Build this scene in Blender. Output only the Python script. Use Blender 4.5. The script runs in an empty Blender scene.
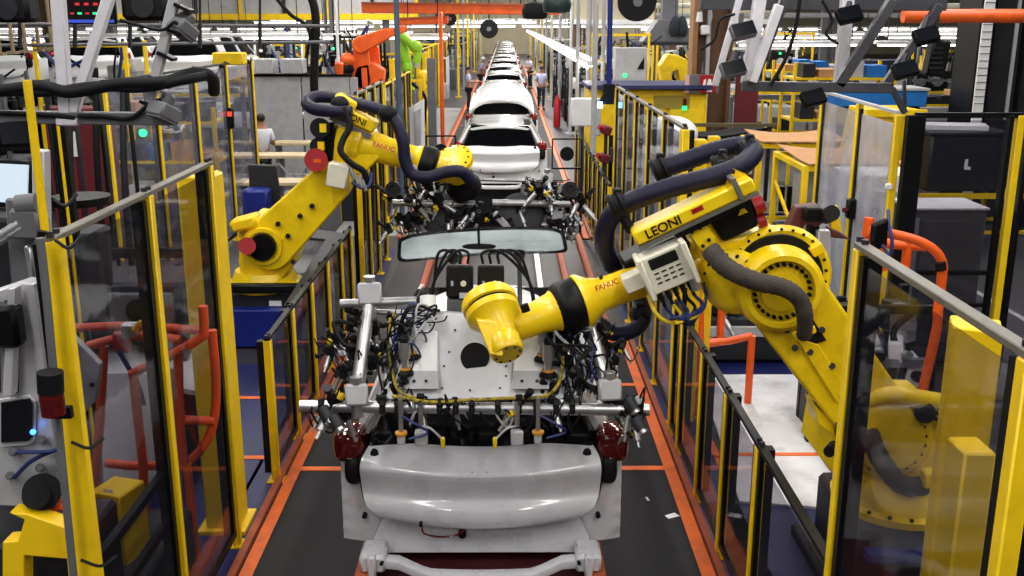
import bpy, bmesh, math, random
from mathutils import Vector, Matrix, Euler
R = math.radians
SC = bpy.context.scene
COL = SC.collection

# ---------------------------------------------------------------- camera
CAM_H, PITCH, YAW, FPX = 3.6, R(14.9), R(-0.284), 1009.0
cam_data = bpy.data.cameras.new('camera')
cam_data.sensor_width = 36.0
cam_data.lens = FPX / 1024 * 36.0
cam_data.clip_end = 400
cam = bpy.data.objects.new('camera', cam_data)
cam.location = (0, 0, CAM_H)
cam.rotation_euler = (R(90) - PITCH, 0, YAW)
COL.objects.link(cam)
SC.camera = cam
CM = Matrix.Translation((0, 0, CAM_H)) @ Euler((R(90) - PITCH, 0, YAW)).to_matrix().to_4x4()

# ---------------------------------------------------------------- world and exposure
SC.view_settings.view_transform = 'Standard'
SC.view_settings.look = 'None'
SC.view_settings.gamma = 1.0
SC.view_settings.use_curve_mapping = False
SC.view_settings.exposure = 0.0
world = bpy.data.worlds.new('ambient_fill')
SC.world = world
world.use_nodes = True
world.node_tree.nodes['Background'].inputs[0].default_value = (0.93, 0.95, 1.0, 1)
world.node_tree.nodes['Background'].inputs[1].default_value = 0.045  # faint even background light, added to fill the shadows
SC.cycles.use_denoising = True
SC.cycles.max_bounces = 6
SC.cycles.transparent_max_bounces = 24
SC.cycles.sample_clamp_indirect = 4.0

# ceiling lamps of the hall: (x, y, height, length, power); their housings are built further down
LAMPS = []
for _y in (-5.0, 0.5, 6.0, 11.5, 17.0, 23.0):  # rows at and behind the camera are added to light the tailgate
    for _x in (-7.5, -2.6, 2.3, 7.2):
        LAMPS.append((_x, _y, 7.2, 3.6, 168.0))
for _y in (31.0, 42.0, 55.0, 70.0, 88.0):
    for _x in (-20.0, -7.0, 0.5, 8.0, 20.0):
        LAMPS.append((_x, _y, 7.2, 6.0, 760.0 if _x == 0.5 else 460.0))
for _x in (-14.0, 0.5, 14.0):  # extra row added to brighten the back wall
    LAMPS.append((_x, 104.0, 7.2, 6.0, 700.0))

# ---------------------------------------------------------------- pixel helpers: a point on a level, or at a distance
def ray(px, py):
    d = Vector(((px - 512) / FPX, -(py - 288) / FPX, -1.0))
    return (CM.to_3x3() @ d)
def at(px, py, Y):
    d = ray(px, py); k = Y / d.y
    return Vector((d.x * k, Y, CAM_H + d.z * k))
def on(px, py, h=0.0):
    d = ray(px, py); k = (h - CAM_H) / d.z
    return Vector((d.x * k, d.y * k, h))
def atx(px, py, X):
    d = ray(px, py); k = X / d.x
    return Vector((X, d.y * k, CAM_H + d.z * k))

# ---------------------------------------------------------------- materials
MATS = {}
def srgb(r, g, b):
    f = lambda c: (c / 255 / 12.92) if c / 255 <= 0.04045 else ((c / 255 + 0.055) / 1.055) ** 2.4
    return (f(r), f(g), f(b))
def mat(name, rgb, rough=0.5, metal=0.0, var=0.10, scale=6.0, bump=0.0, coat=0.0, spec=0.5, dirt=None, dirt_amt=0.0, emit=0.0):
    if name in MATS: return MATS[name]
    m = bpy.data.materials.new(name); m.use_nodes = True
    nt = m.node_tree; N = nt.nodes; L = nt.links
    b = N['Principled BSDF']
    c = srgb(*rgb)
    tc = N.new('ShaderNodeTexCoord')
    nz = N.new('ShaderNodeTexNoise'); nz.inputs['Scale'].default_value = scale; nz.inputs['Detail'].default_value = 5
    L.new(tc.outputs['Object'], nz.inputs['Vector'])
    rp = N.new('ShaderNodeValToRGB')
    rp.color_ramp.elements[0].position = 0.3; rp.color_ramp.elements[1].position = 0.7
    lo = [max(0, x * (1 - var)) for x in c]; hi = [min(1, x * (1 + var)) for x in c]
    rp.color_ramp.elements[0].color = (*lo, 1); rp.color_ramp.elements[1].color = (*hi, 1)
    L.new(nz.outputs['Fac'], rp.inputs['Fac'])
    src = rp.outputs['Color']
    if dirt is not None:
        n2 = N.new('ShaderNodeTexNoise'); n2.inputs['Scale'].default_value = scale * 0.35; n2.inputs['Detail'].default_value = 9; n2.inputs['Roughness'].default_value = 0.7
        L.new(tc.outputs['Object'], n2.inputs['Vector'])
        r2 = N.new('ShaderNodeValToRGB'); r2.color_ramp.elements[0].position = 0.5; r2.color_ramp.elements[1].position = 0.72
        r2.color_ramp.elements[0].color = (0, 0, 0, 1); r2.color_ramp.elements[1].color = (dirt_amt,) * 3 + (1,)
        L.new(n2.outputs['Fac'], r2.inputs['Fac'])
        mx = N.new('ShaderNodeMix'); mx.data_type = 'RGBA'
        L.new(r2.outputs['Color'], mx.inputs['Factor']); L.new(src, mx.inputs[6]); mx.inputs[7].default_value = (*srgb(*dirt), 1)
        src = mx.outputs[2]
    L.new(src, b.inputs['Base Color'])
    b.inputs['Roughness'].default_value = rough
    b.inputs['Metallic'].default_value = metal
    b.inputs['Specular IOR Level'].default_value = spec
    b.inputs['Coat Weight'].default_value = coat
    b.inputs['Coat Roughness'].default_value = 0.06
    mr = N.new('ShaderNodeMapRange'); mr.inputs['To Min'].default_value = max(0.02, rough - 0.08); mr.inputs['To Max'].default_value = min(1, rough + 0.08)
    L.new(nz.outputs['Fac'], mr.inputs['Value']); L.new(mr.outputs['Result'], b.inputs['Roughness'])
    if bump:
        bp = N.new('ShaderNodeBump'); bp.inputs['Strength'].default_value = bump; bp.inputs['Distance'].default_value = 0.01
        n3 = N.new('ShaderNodeTexNoise'); n3.inputs['Scale'].default_value = scale * 8
        L.new(tc.outputs['Object'], n3.inputs['Vector']); L.new(n3.outputs['Fac'], bp.inputs['Height']); L.new(bp.outputs['Normal'], b.inputs['Normal'])
    if emit:
        L.new(src, b.inputs['Emission Color']); b.inputs['Emission Strength'].default_value = emit
    MATS[name] = m
    return m
def glassmat(name, tint, haze, haze_rgb=(150, 155, 170), rough=0.05, refl=1.0, trans=False):
    """thin clear sheet: see-through, a little milky, mirror reflection by angle"""
    m = bpy.data.materials.new(name); m.use_nodes = True
    nt = m.node_tree; N = nt.nodes; L = nt.links
    N.remove(N['Principled BSDF'])
    out = N['Material Output']
    tr = N.new('ShaderNodeBsdfTransparent'); tr.inputs[0].default_value = (*tint, 1)
    df = N.new('ShaderNodeBsdfTranslucent' if trans else 'ShaderNodeBsdfDiffuse'); df.inputs[0].default_value = (*srgb(*haze_rgb), 1)
    gl = N.new('ShaderNodeBsdfGlossy'); gl.inputs['Roughness'].default_value = rough
    tc = N.new('ShaderNodeTexCoord'); nz = N.new('ShaderNodeTexNoise'); nz.inputs['Scale'].default_value = 1.3; nz.inputs['Detail'].default_value = 4
    L.new(tc.outputs['Object'], nz.inputs['Vector'])
    mr = N.new('ShaderNodeMapRange'); mr.inputs['From Min'].default_value = 0.35; mr.inputs['From Max'].default_value = 0.7
    mr.inputs['To Min'].default_value = haze * 0.5; mr.inputs['To Max'].default_value = haze * 1.6
    L.new(nz.outputs['Fac'], mr.inputs['Value'])
    bp = N.new('ShaderNodeBump'); bp.inputs['Strength'].default_value = 0.25; bp.inputs['Distance'].default_value = 0.02
    L.new(nz.outputs['Fac'], bp.inputs['Height']); L.new(bp.outputs['Normal'], gl.inputs['Normal'])
    m1 = N.new('ShaderNodeMixShader'); L.new(mr.outputs['Result'], m1.inputs[0]); L.new(tr.outputs[0], m1.inputs[1]); L.new(df.outputs[0], m1.inputs[2])
    fr = N.new('ShaderNodeLayerWeight'); fr.inputs['Blend'].default_value = 0.5
    pw = N.new('ShaderNodeMath'); pw.operation = 'POWER'; pw.inputs[1].default_value = 4.0; L.new(fr.outputs['Facing'], pw.inputs[0])
    mm = N.new('ShaderNodeMath'); mm.operation = 'MULTIPLY_ADD'; mm.inputs[1].default_value = 0.40 * refl; mm.inputs[2].default_value = 0.02 * refl
    L.new(pw.outputs[0], mm.inputs[0])
    m2 = N.new('ShaderNodeMixShader'); L.new(mm.outputs[0], m2.inputs[0]); L.new(m1.outputs[0], m2.inputs[1]); L.new(gl.outputs[0], m2.inputs[2])
    L.new(m2.outputs[0], out.inputs[0])
    MATS[name] = m
    return m
def emat(name, rgb, strength):
    if name in MATS: return MATS[name]
    m = bpy.data.materials.new(name); m.use_nodes = True
    nt = m.node_tree; b = nt.nodes['Principled BSDF']
    b.inputs['Base Color'].default_value = (*srgb(*rgb), 1)
    b.inputs['Emission Color'].default_value = (*srgb(*rgb), 1); b.inputs['Emission Strength'].default_value = strength
    MATS[name] = m
    return m

YEL = mat('robot yellow', (250, 210, 14), 0.36, 0, 0.10, 5, coat=0.2, dirt=(120, 85, 15), dirt_amt=0.35)
FYEL = mat('fence yellow', (245, 205, 12), 0.42, 0, 0.08, 5, dirt=(120, 95, 20), dirt_amt=0.3)
BLK = mat('black enamel', (9, 9, 11), 0.45, 0, 0.25, 9, spec=0.22)
RUB = mat('black rubber', (11, 11, 14), 0.62, 0, 0.3, 14, spec=0.25)
HOSE = mat('navy hose', (21, 19, 46), 0.5, 0, 0.25, 12, bump=0.3, spec=0.3)
SHEATH = mat('brown grey cable sheath', (60, 52, 48), 0.75, 0, 0.3, 14, bump=0.6)
STEEL = mat('brushed steel', (190, 190, 192), 0.34, 0.85, 0.15, 10)
ALU = mat('aluminium', (214, 214, 218), 0.34, 0.35, 0.2, 4, dirt=(110, 110, 115), dirt_amt=0.5)
GREY = mat('grey paint', (98, 98, 103), 0.5, 0, 0.12, 6)
DGREY = mat('dark grey paint', (38, 38, 43), 0.5, 0, 0.18, 6, spec=0.3)
LGREY = mat('light grey paint', (176, 176, 180), 0.5, 0, 0.10, 6)
RAIL = mat('grey rail', (120, 116, 108), 0.42, 0.4, 0.15, 8)
CREAM = mat('cream plastic', (222, 218, 200), 0.45, 0, 0.06, 6)
WHITE = mat('white paint', (235, 235, 236), 0.4, 0, 0.05, 5)
CARW = mat('white car paint', (240, 241, 243), 0.22, 0, 0.03, 3, coat=0.7)
CARB = mat('white primer sheet metal', (196, 196, 202), 0.28, 0, 0.07, 5, coat=0.55)
CGLASS = mat('black car glass', (6, 7, 9), 0.06, 0, 0.2, 3, spec=0.5)
TAIL = mat('dark red lens', (84, 5, 9), 0.10, 0, 0.25, 9, coat=0.8)
TAILR = mat('bright red lens', (215, 20, 24), 0.12, 0, 0.15, 9, coat=0.8)
RED = mat('red plastic', (158, 14, 28), 0.4, 0, 0.12, 8)
ORG = mat('orange paint', (238, 96, 26), 0.42, 0, 0.10, 6, dirt=(120, 60, 30), dirt_amt=0.3)
ORGT = mat('orange floor tape', (240, 112, 38), 0.5, 0, 0.10, 7, dirt=(140, 66, 34), dirt_amt=0.6)
RUST = mat('dull orange steel', (165, 82, 50), 0.55, 0.1, 0.2, 7)
LIME = mat('lime paint', (150, 205, 40), 0.4, 0, 0.1, 6)
BLUE = mat('blue paint', (16, 34, 122), 0.42, 0, 0.15, 5)
BLUEM = mat('mid blue paint', (30, 110, 190), 0.45, 0, 0.12, 5)
CABB = mat('blue cable', (28, 44, 104), 0.45, 0, 0.1, 9)
CABY = mat('yellow cable', (220, 190, 30), 0.45, 0, 0.1, 9)
CARD = mat('brown cardboard', (190, 140, 92), 0.8, 0, 0.10, 4)
WOOD = mat('pale wood', (206, 186, 150), 0.6, 0, 0.12, 4)
CRATE = mat('black plastic crate', (26, 28, 34), 0.5, 0, 0.15, 6)
MAROON = mat('maroon panel', (104, 24, 34), 0.6, 0, 0.12, 4)
BROWN = mat('brown steel column', (92, 62, 40), 0.6, 0, 0.15, 3)
BEIGE = mat('beige wall panel', (190, 180, 150), 0.6, 0, 0.08, 1)
SKIN = mat('skin', (172, 120, 92), 0.6, 0, 0.06, 9)
HAIR = mat('dark hair', (22, 18, 16), 0.6, 0, 0.2, 30)
SHIRT = mat('white work shirt', (214, 214, 226), 0.8, 0, 0.05, 12)
LILAC = mat('pale lilac work shirt', (176, 176, 206), 0.8, 0, 0.05, 12)
TROUS = mat('dark work trousers', (30, 32, 46), 0.8, 0, 0.1, 12)
GRN = emat('green signal light', (40, 235, 130), 2.2)
REDL = emat('red signal light', (255, 60, 40), 1.5)
BLUL = emat('blue white welding light', (120, 190, 255), 9.0)
TUBE = emat('lit fluorescent tube', (255, 253, 245), 7.0)
SCRN = mat('dark screen', (16, 18, 24), 0.15, 0, 0.1, 2)
GL_CLEAR = glassmat('smoked clear sheet', (0.71, 0.70, 0.74), 0.012, (140, 140, 165))
GL_MILK = glassmat('milky clear sheet', (0.84, 0.84, 0.88), 0.13, (170, 172, 190))  # clear sheet with some pale haze mixed in
GL_REFL = glassmat('clear sheet with reflection haze', (0.80, 0.80, 0.84), 0.42, (215, 215, 225), 0.15)  # strong haze stands for white reflections, put into the sheet's colour
GL_WIND = glassmat('windscreen glass with reflection haze', (0.45, 0.50, 0.5), 0.72, (198, 204, 206), 0.08, 1.0, True)  # pale haze in the glass colour imitates the bright ceiling's reflection

# ---------------------------------------------------------------- mesh collector
def frame_of(d):
    d = d.normalized()
    u = Vector((0, 0, 1)) if abs(d.z) < 0.9 else Vector((1, 0, 0))
    a = d.cross(u).normalized(); b = d.cross(a).normalized()
    return a, b
def spline(pts, k=6):
    P = [Vector(p) for p in pts]
    if len(P) < 3 or k < 2: return P
    out = []
    for i in range(len(P) - 1):
        p0 = P[i - 1] if i else P[i] * 2 - P[i + 1]
        p1, p2 = P[i], P[i + 1]
        p3 = P[i + 2] if i + 2 < len(P) else P[i + 1] * 2 - P[i]
        for j in range(k):
            t = j / k
            out.append(0.5 * ((2 * p1) + (p2 - p0) * t + (2 * p0 - 5 * p1 + 4 * p2 - p3) * t * t + (3 * p1 - p0 - 3 * p2 + p3) * t ** 3))
    out.append(P[-1])
    return out
class MB:
    def __init__(s): s.v = []; s.f = []
    def add(s, vs, fs):
        n = len(s.v); s.v += [Vector(v) for v in vs]; s.f += [tuple(i + n for i in f) for f in fs]; return s
    def box(s, c, size, rot=None, bev=0.0, M=None):
        hx, hy, hz = (x / 2 for x in size)
        b = min(bev, hx * .9, hy * .9, hz * .9)
        T = M if M is not None else Matrix.Translation(c) @ ((Euler(rot).to_matrix().to_4x4()) if rot else Matrix.Identity(4))
        if b <= 0:
            vs = [Vector((x * hx, y * hy, z * hz)) for x in (-1, 1) for y in (-1, 1) for z in (-1, 1)]
            fs = [(0, 1, 3, 2), (4, 6, 7, 5), (0, 4, 5, 1), (2, 3, 7, 6), (0, 2, 6, 4), (1, 5, 7, 3)]
        else:
            vs = []; idx = {}
            for x in (-1, 1):
                for y in (-1, 1):
                    for z in (-1, 1):
                        for a in range(3):
                            p = [x * (hx - b), y * (hy - b), z * (hz - b)]
                            p[a] = (x * hx, y * hy, z * hz)[a]
                            idx[(x, y, z, a)] = len(vs); vs.append(Vector(p))
            fs = []
            for a in range(3):
                o = [k for k in range(3) if k != a]
                for sg in (-1, 1):
                    q = []
                    for (m, n) in ((-1, -1), (1, -1), (1, 1), (-1, 1)):
                        k = [0, 0, 0]; k[a] = sg; k[o[0]] = m; k[o[1]] = n
                        q.append(idx[(*k, a)])
                    fs.append(tuple(q))
                for m in (-1, 1):
                    for n in (-1, 1):
                        k1 = [0, 0, 0]; k1[a] = -1; k1[o[0]] = m; k1[o[1]] = n
                        k2 = list(k1); k2[a] = 1
                        fs.append((idx[(*k1, o[0])], idx[(*k2, o[0])], idx[(*k2, o[1])], idx[(*k1, o[1])]))
            for x in (-1, 1):
                for y in (-1, 1):
                    for z in (-1, 1):
                        fs.append(tuple(idx[(x, y, z, a)] for a in range(3)))
        return s.add([T @ v for v in vs], fs)
    def beam(s, p0, p1, w, h=None, bev=0.0, up=None, ext=0.0):
        p0, p1 = Vector(p0), Vector(p1); h = h or w
        d = (p1 - p0); L = d.length; d.normalize()
        u = Vector(up) if up else (Vector((0, 0, 1)) if abs(d.z) < 0.95 else Vector((0, 1, 0)))
        a = d.cross(u).normalized(); b = a.cross(d).normalized()
        M = Matrix((( a.x, d.x, b.x, 0), (a.y, d.y, b.y, 0), (a.z, d.z, b.z, 0), (0, 0, 0, 1)))
        M.translation = (p0 + p1) / 2
        return s.box(None, (w, L + 2 * ext, h), bev=bev, M=M)
    def cyl(s, p0, p1, r, r2=None, n=14, caps=True):
        p0, p1 = Vector(p0), Vector(p1); r2 = r if r2 is None else r2
        a, b = frame_of(p1 - p0)
        vs = []
        for i in range(n):
            t = 2 * math.pi * i / n; o = a * math.cos(t) + b * math.sin(t)
            vs += [p0 + o * r, p1 + o * r2]
        fs = [(2 * i, 2 * ((i + 1) % n), 2 * ((i + 1) % n) + 1, 2 * i + 1) for i in range(n)]
        if caps: fs += [tuple(2 * i for i in range(n)), tuple(2 * i + 1 for i in range(n))]
        return s.add(vs, fs)
    def lathe(s, p0, axis, prof, n=24):
        p0 = Vector(p0); d = Vector(axis).normalized(); a, b = frame_of(d)
        vs = []; m = len(prof)
        for i in range(n):
            t = 2 * math.pi * i / n; o = a * math.cos(t) + b * math.sin(t)
            vs += [p0 + d * z + o * r for z, r in prof]
        fs = [(i * m + j, ((i + 1) % n) * m + j, ((i + 1) % n) * m + j + 1, i * m + j + 1) for i in range(n) for j in range(m - 1)]
        fs.append(tuple(i * m for i in range(n))); fs.append(tuple(i * m + m - 1 for i in range(n)))
        return s.add(vs, fs)
    def tube(s, pts, r, n=8, k=6, rib=0.0, caps=True):
        P = spline(pts, k)
        if len(P) < 2: return s
        rr = r if callable(r) else (lambda t: r)
        d = (P[1] - P[0]).normalized(); a, b = frame_of(d)
        vs = []; m = len(P)
        for i, p in enumerate(P):
            dn = (P[min(i + 1, m - 1)] - P[max(i - 1, 0)])
            if dn.length > 1e-9:
                dn.normalize(); q = d.rotation_difference(dn); a = q @ a; b = q @ b; d = dn
            rad = rr(i / (m - 1)) * (1 + (rib if i % 2 else -rib))
            for j in range(n):
                t = 2 * math.pi * j / n
                vs.append(p + (a * math.cos(t) + b * math.sin(t)) * rad)
        fs = [(i * n + j, i * n + (j + 1) % n, (i + 1) * n + (j + 1) % n, (i + 1) * n + j) for i in range(m - 1) for j in range(n)]
        if caps: fs += [tuple(range(n)), tuple((m - 1) * n + j for j in range(n))]
        return s.add(vs, fs)
    def prism(s, pts, ext):
        P = [Vector(p) for p in pts]; e = Vector(ext); n = len(P)
        fs = [(i, (i + 1) % n, n + (i + 1) % n, n + i) for i in range(n)] + [tuple(range(n)), tuple(range(n, 2 * n))]
        return s.add(P + [p + e for p in P], fs)
    def grid(s, fn, nu, nv, thick=None):
        vs = [Vector(fn(i / nu, j / nv)) for i in range(nu + 1) for j in range(nv + 1)]
        w = nv + 1
        fs = [(i * w + j, (i + 1) * w + j, (i + 1) * w + j + 1, i * w + j + 1) for i in range(nu) for j in range(nv)]
        if thick:
            t = Vector(thick); n = len(vs)
            vs2 = vs + [v + t for v in vs]
            fs2 = fs + [tuple(x + n for x in f) for f in fs]
            ring = [i * w for i in range(nu + 1)] + [nu * w + j for j in range(1, nv + 1)] + [i * w + nv for i in range(nu - 1, -1, -1)] + [j for j in range(nv - 1, 0, -1)]
            for q in range(len(ring)):
                x, y = ring[q], ring[(q + 1) % len(ring)]
                fs2.append((x, y, y + n, x + n))
            return s.add(vs2, fs2)
        return s.add(vs, fs)
    def ball(s, c, r, n=12, sc=(1, 1, 1)):
        c = Vector(c); m = n // 2
        vs = [c + Vector((0, 0, r * sc[2]))]
        for i in range(1, m):
            ph = math.pi * i / m
            for j in range(n):
                t = 2 * math.pi * j / n
                vs.append(c + Vector((r * sc[0] * math.sin(ph) * math.cos(t), r * sc[1] * math.sin(ph) * math.sin(t), r * sc[2] * math.cos(ph))))
        vs.append(c - Vector((0, 0, r * sc[2])))
        fs = [(0, 1 + j, 1 + (j + 1) % n) for j in range(n)]
        for i in range(m - 2):
            for j in range(n):
                x = 1 + i * n; y = x + n
                fs.append((x + j, y + j, y + (j + 1) % n, x + (j + 1) % n))
        e = len(vs) - 1; x = 1 + (m - 2) * n
        fs += [(e, x + (j + 1) % n, x + j) for j in range(n)]
        return s.add(vs, fs)
    def sball(s, c, r, n=20, sc=(1, 1, 1), e=.6):
        k = len(s.v); s.ball((0, 0, 0), 1, n)
        f = lambda q: math.copysign(abs(q) ** e, q)
        for i in range(k, len(s.v)):
            q = s.v[i]; s.v[i] = V(c) + V((f(q.x) * r * sc[0], f(q.y) * r * sc[1], f(q.z) * r * sc[2]))
        return s
    def build(s, name, material, parent=None, bev=0.0, label=None, sub=0, loc=None, ang=38):
        me = bpy.data.meshes.new(name)
        W = ORG_M.get(parent.name, Matrix.Identity(4)) if parent else (Matrix.Translation(loc) if loc is not None else Matrix.Identity(4))
        inv = W.inverted()
        me.from_pydata([tuple(inv @ v) for v in s.v], [], s.f)
        bm = bmesh.new(); bm.from_mesh(me)
        bmesh.ops.recalc_face_normals(bm, faces=bm.faces)
        bm.to_mesh(me); bm.free()
        for p in me.polygons: p.use_smooth = True
        me.set_sharp_from_angle(angle=R(ang))
        me.materials.append(material)
        o = bpy.data.objects.new(name, me); COL.objects.link(o)
        ORG_M[o.name] = W
        if parent: o.parent = parent
        elif loc is not None: o.location = loc
        if bev:
            md = o.modifiers.new('edge', 'BEVEL'); md.width = bev; md.segments = 2; md.limit_method = 'ANGLE'; md.angle_limit = R(40); md.harden_normals = True
        if sub:
            md = o.modifiers.new('smooth', 'SUBSURF'); md.levels = sub; md.render_levels = sub
        if label: o['label'] = label
        return o
ORG_M = {}
def tag(o, label=None, cat=None, group=None, kind=None):
    if label: o['label'] = label
    if cat: o['category'] = cat
    if group: o['group'] = group
    if kind: o['kind'] = kind
    return o
def thing(name, label, cat, loc=(0, 0, 0), group=None):
    o = bpy.data.objects.new(name, None); COL.objects.link(o)
    o.location = loc; o.empty_display_size = 0.1
    ORG_M[o.name] = Matrix.Translation(loc)
    return tag(o, label, cat, group)
def struct(name, mb, material, bev=0.0):
    o = mb.build(name, material, bev=bev); o['kind'] = 'structure'; return o
def kids(o): return [c for c in bpy.data.objects if c.parent == o]
def dup(o, loc=None, rz=None, label=None, group=None, scale=None):
    def cp(a, par):
        c = a.copy(); COL.objects.link(c)
        if par: c.parent = par
        for k in KIDS[a.name]: cp(k, c)
        return c
    KIDS = {}
    for q in bpy.data.objects: KIDS.setdefault(q.name, [])
    for q in bpy.data.objects:
        if q.parent: KIDS[q.parent.name].append(q)
    r = cp(o, None)
    if loc is not None: r.location = loc
    if rz is not None: r.rotation_euler = (0, 0, rz)
    if scale is not None: r.scale = (scale,) * 3
    if label: r['label'] = label
    if group: r['group'] = group
    return r
def lettering(name, text, size, M, material, parent, ext=0.002):
    cu = bpy.data.curves.new(name, 'FONT'); cu.body = text; cu.size = size; cu.extrude = ext; cu.offset = size * .012; cu.align_x = 'CENTER'; cu.align_y = 'CENTER'
    cu.materials.append(material)
    tmp = bpy.data.objects.new(name + '_curve', cu)
    me = bpy.data.meshes.new_from_object(tmp); bpy.data.objects.remove(tmp); bpy.data.curves.remove(cu)
    o = bpy.data.objects.new(name, me); COL.objects.link(o)
    o.parent = parent; ORG_M[o.name] = ORG_M[parent.name]
    o.matrix_local = ORG_M[parent.name].inverted() @ M
    return o
V = Vector
def axes(o, x, y):
    """placement for lettering: origin, reading direction, up direction"""
    x = Vector(x).normalized(); y = Vector(y); y = (y - x * y.dot(x)).normalized(); z = x.cross(y)
    M = Matrix(((x.x, y.x, z.x, 0), (x.y, y.y, z.y, 0), (x.z, y.z, z.z, 0), (0, 0, 0, 1))); M.translation = Vector(o)
    return M
# ================================================================ the setting
FLOORM = mat('grey concrete floor', (52, 50, 55), 0.42, 0, 0.16, 0.8, dirt=(50, 48, 52), dirt_amt=0.6, bump=0.05)
PALE = mat('scuffed pale steel plate', (228, 227, 230), 0.5, 0.0, 0.10, 3, dirt=(118, 114, 116), dirt_amt=0.75)
DECK = mat('dark deck mat', (29, 28, 32), 0.65, 0, 0.12, 5, spec=0.25, dirt=(60, 58, 64), dirt_amt=0.15)
BFLOOR = mat('blue painted floor', (18, 26, 84), 0.45, 0, 0.18, 3, dirt=(24, 26, 50), dirt_amt=0.6)
struct('floor', MB().box((0, 60, -0.05), (130, 140, 0.1)), FLOORM)
XL, XR = -1.845, 1.395             # outer edges of the two orange floor lines
def platform(y0, y1, crosses, label):
    t = thing('conveyor_platform', label, 'conveyor platform', ((XL + XR) / 2, y0, 0))
    MB().box(((XL + XR) / 2, (y0 + y1) / 2, 0.01), (XR - XL, y1 - y0, 0.02)).build('deck_mat', DECK, t)
    for x, w in ((XL + .10, .09), (XR - .055, .095)):
        MB().box((x, (y0 + y1) / 2, 0.022), (w, y1 - y0, 0.006)).build('edge_line', ORGT, t)
    for x, w in ((XL + .015, .05), (XR + .03, .05)):
        MB().box((x, (y0 + y1) / 2, 0.028), (w, y1 - y0, 0.05)).build('edge_strip', RUST, t)
    for y in crosses:
        for x0, x1 in ((XL + .145, -.16 - .93), (-.16 + .80, XR - .10)):
            MB().box(((x0 + x1) / 2, y, 0.0225), (x1 - x0, .075, 0.006)).build('cross_line', ORGT, t)
    return t
platform(2.0, 11.12, (7.66, 9.63, 11.06), 'dark conveyor platform with orange edge lines under the nearest car')
platform(16.7, 22.9, (22.6,), 'dark conveyor platform just beyond the floor gap, under the second car')
platform(23.1, 84.0, (29.0, 35.6, 42.2), 'long conveyor platform under the far line of white cars')
# chassis rails lying in the gap between the two platforms
for i, x in enumerate((-1.15, -.62, .45, .82, 1.18)):
    t = tag(MB().box((x, 13.9, .07), (.09, 5.2, .12), bev=.01).box((x, 13.9, .135), (.045, 5.2, .02)).build('chassis_rail', RUST if i != 2 else STEEL, loc=(x, 13.9, 0)),
            ['dull orange rail at the left end of the floor gap', 'dull orange rail second from left in the floor gap', 'bare steel rail in the floor gap between the platforms',
             'dull orange rail beside the bare steel rail in the floor gap', 'rightmost dull orange rail in the floor gap'][i], 'rail', 'rails in the floor gap')
struct('floor_pit', MB().box((-.16, 13.9, .004), (3.0, 5.4, .008)), mat('dark pit floor', (38, 31, 31), .5, 0, .3, 4))  # flat slab coloured dark to look like a pit
# blue floor margins, the pale plate and painted lines in the right cell
struct('floor_margin_right', MB().box((1.60, 9, .006), (.34, 14, .012)), BFLOOR)
struct('floor_margin_left', MB().box((-1.93, 9, .006), (.30, 14, .012)), BFLOOR)
struct('floor_blue_front', MB().box((2.6, 5.6, .006), (2.2, 2.9, .012)), BFLOOR)
struct('floor_blue_back', MB().box((2.9, 10.75, .006), (2.6, 1.7, .012)), BFLOOR)
struct('floor_blue_left', MB().box((-3.0, 7.6, .006), (1.9, 5.4, .012)), BFLOOR)
ply = MB().prism([(1.78, 7.05, .012), (2.35, 6.95, .012), (3.5, 7.6, .012), (3.6, 9.9, .012), (2.0, 9.9, .012)], (0, 0, .02))
tag(ply.build('steel_floor_plate', PALE), 'scuffed pale steel plate lying on the floor under the right robot arm', 'floor plate')
struct('floor_line_cell', MB().box((2.3, 7.9, .036), (1.1, .06, .004)).box((1.78, 8.2, .016), (.06, 1.2, .004)), ORGT)
struct('floor_line_cell_left', MB().box((-3.0, 9.3, .016), (2.2, .07, .004)).box((-3.0, 7.9, .016), (2.2, .07, .004)), ORGT)
# aisle floors further back
struct('floor_aisle_left', MB().box((-2.45, 30, .004), (1.1, 26, .008)), mat('worn pale aisle floor', (150, 148, 146), .45, 0, .12, 2, dirt=(96, 94, 92), dirt_amt=.5))
struct('floor_aisle_right', MB().box((7.0, 12.0, .004), (3.6, 16, .008)), mat('dark aisle floor', (78, 78, 84), .4, 0, .12, 1))
struct('floor_line_aisle', MB().box((6.4, 9.0, .012), (.08, 9, .004)).box((7.6, 9.0, .012), (.08, 9, .004)), mat('worn white floor line', (190, 190, 190), .6, 0, .2, 6))

# ---------------------------------------------------------------- ceiling lamps with their housings
LAMPD = bpy.data.lights.new('lamp light', 'AREA')
for i, (x, y, z, ln, pw) in enumerate(LAMPS):
    t = thing('ceiling_lamp', 'long white fluorescent ceiling lamp above the hall', 'ceiling lamp', (x, y, z), 'ceiling lamps')
    MB().box((x, y, z + .10), (.30, ln, .10), bev=.02).build('housing', LGREY, t)
    for dx in (-.07, .07):
        MB().cyl((x + dx, y - ln * .48, z + .02), (x + dx, y + ln * .48, z + .02), .02, n=8).build('tube', TUBE, t)
    ld = bpy.data.lights.new('lamp light', 'AREA'); ld.shape = 'RECTANGLE'; ld.size = .5; ld.size_y = ln; ld.energy = pw; ld.color = (1.0, .97, .92)
    lo = bpy.data.objects.new('lamp_light', ld); COL.objects.link(lo); lo.parent = t; lo.location = (0, 0, -.06)

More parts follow.
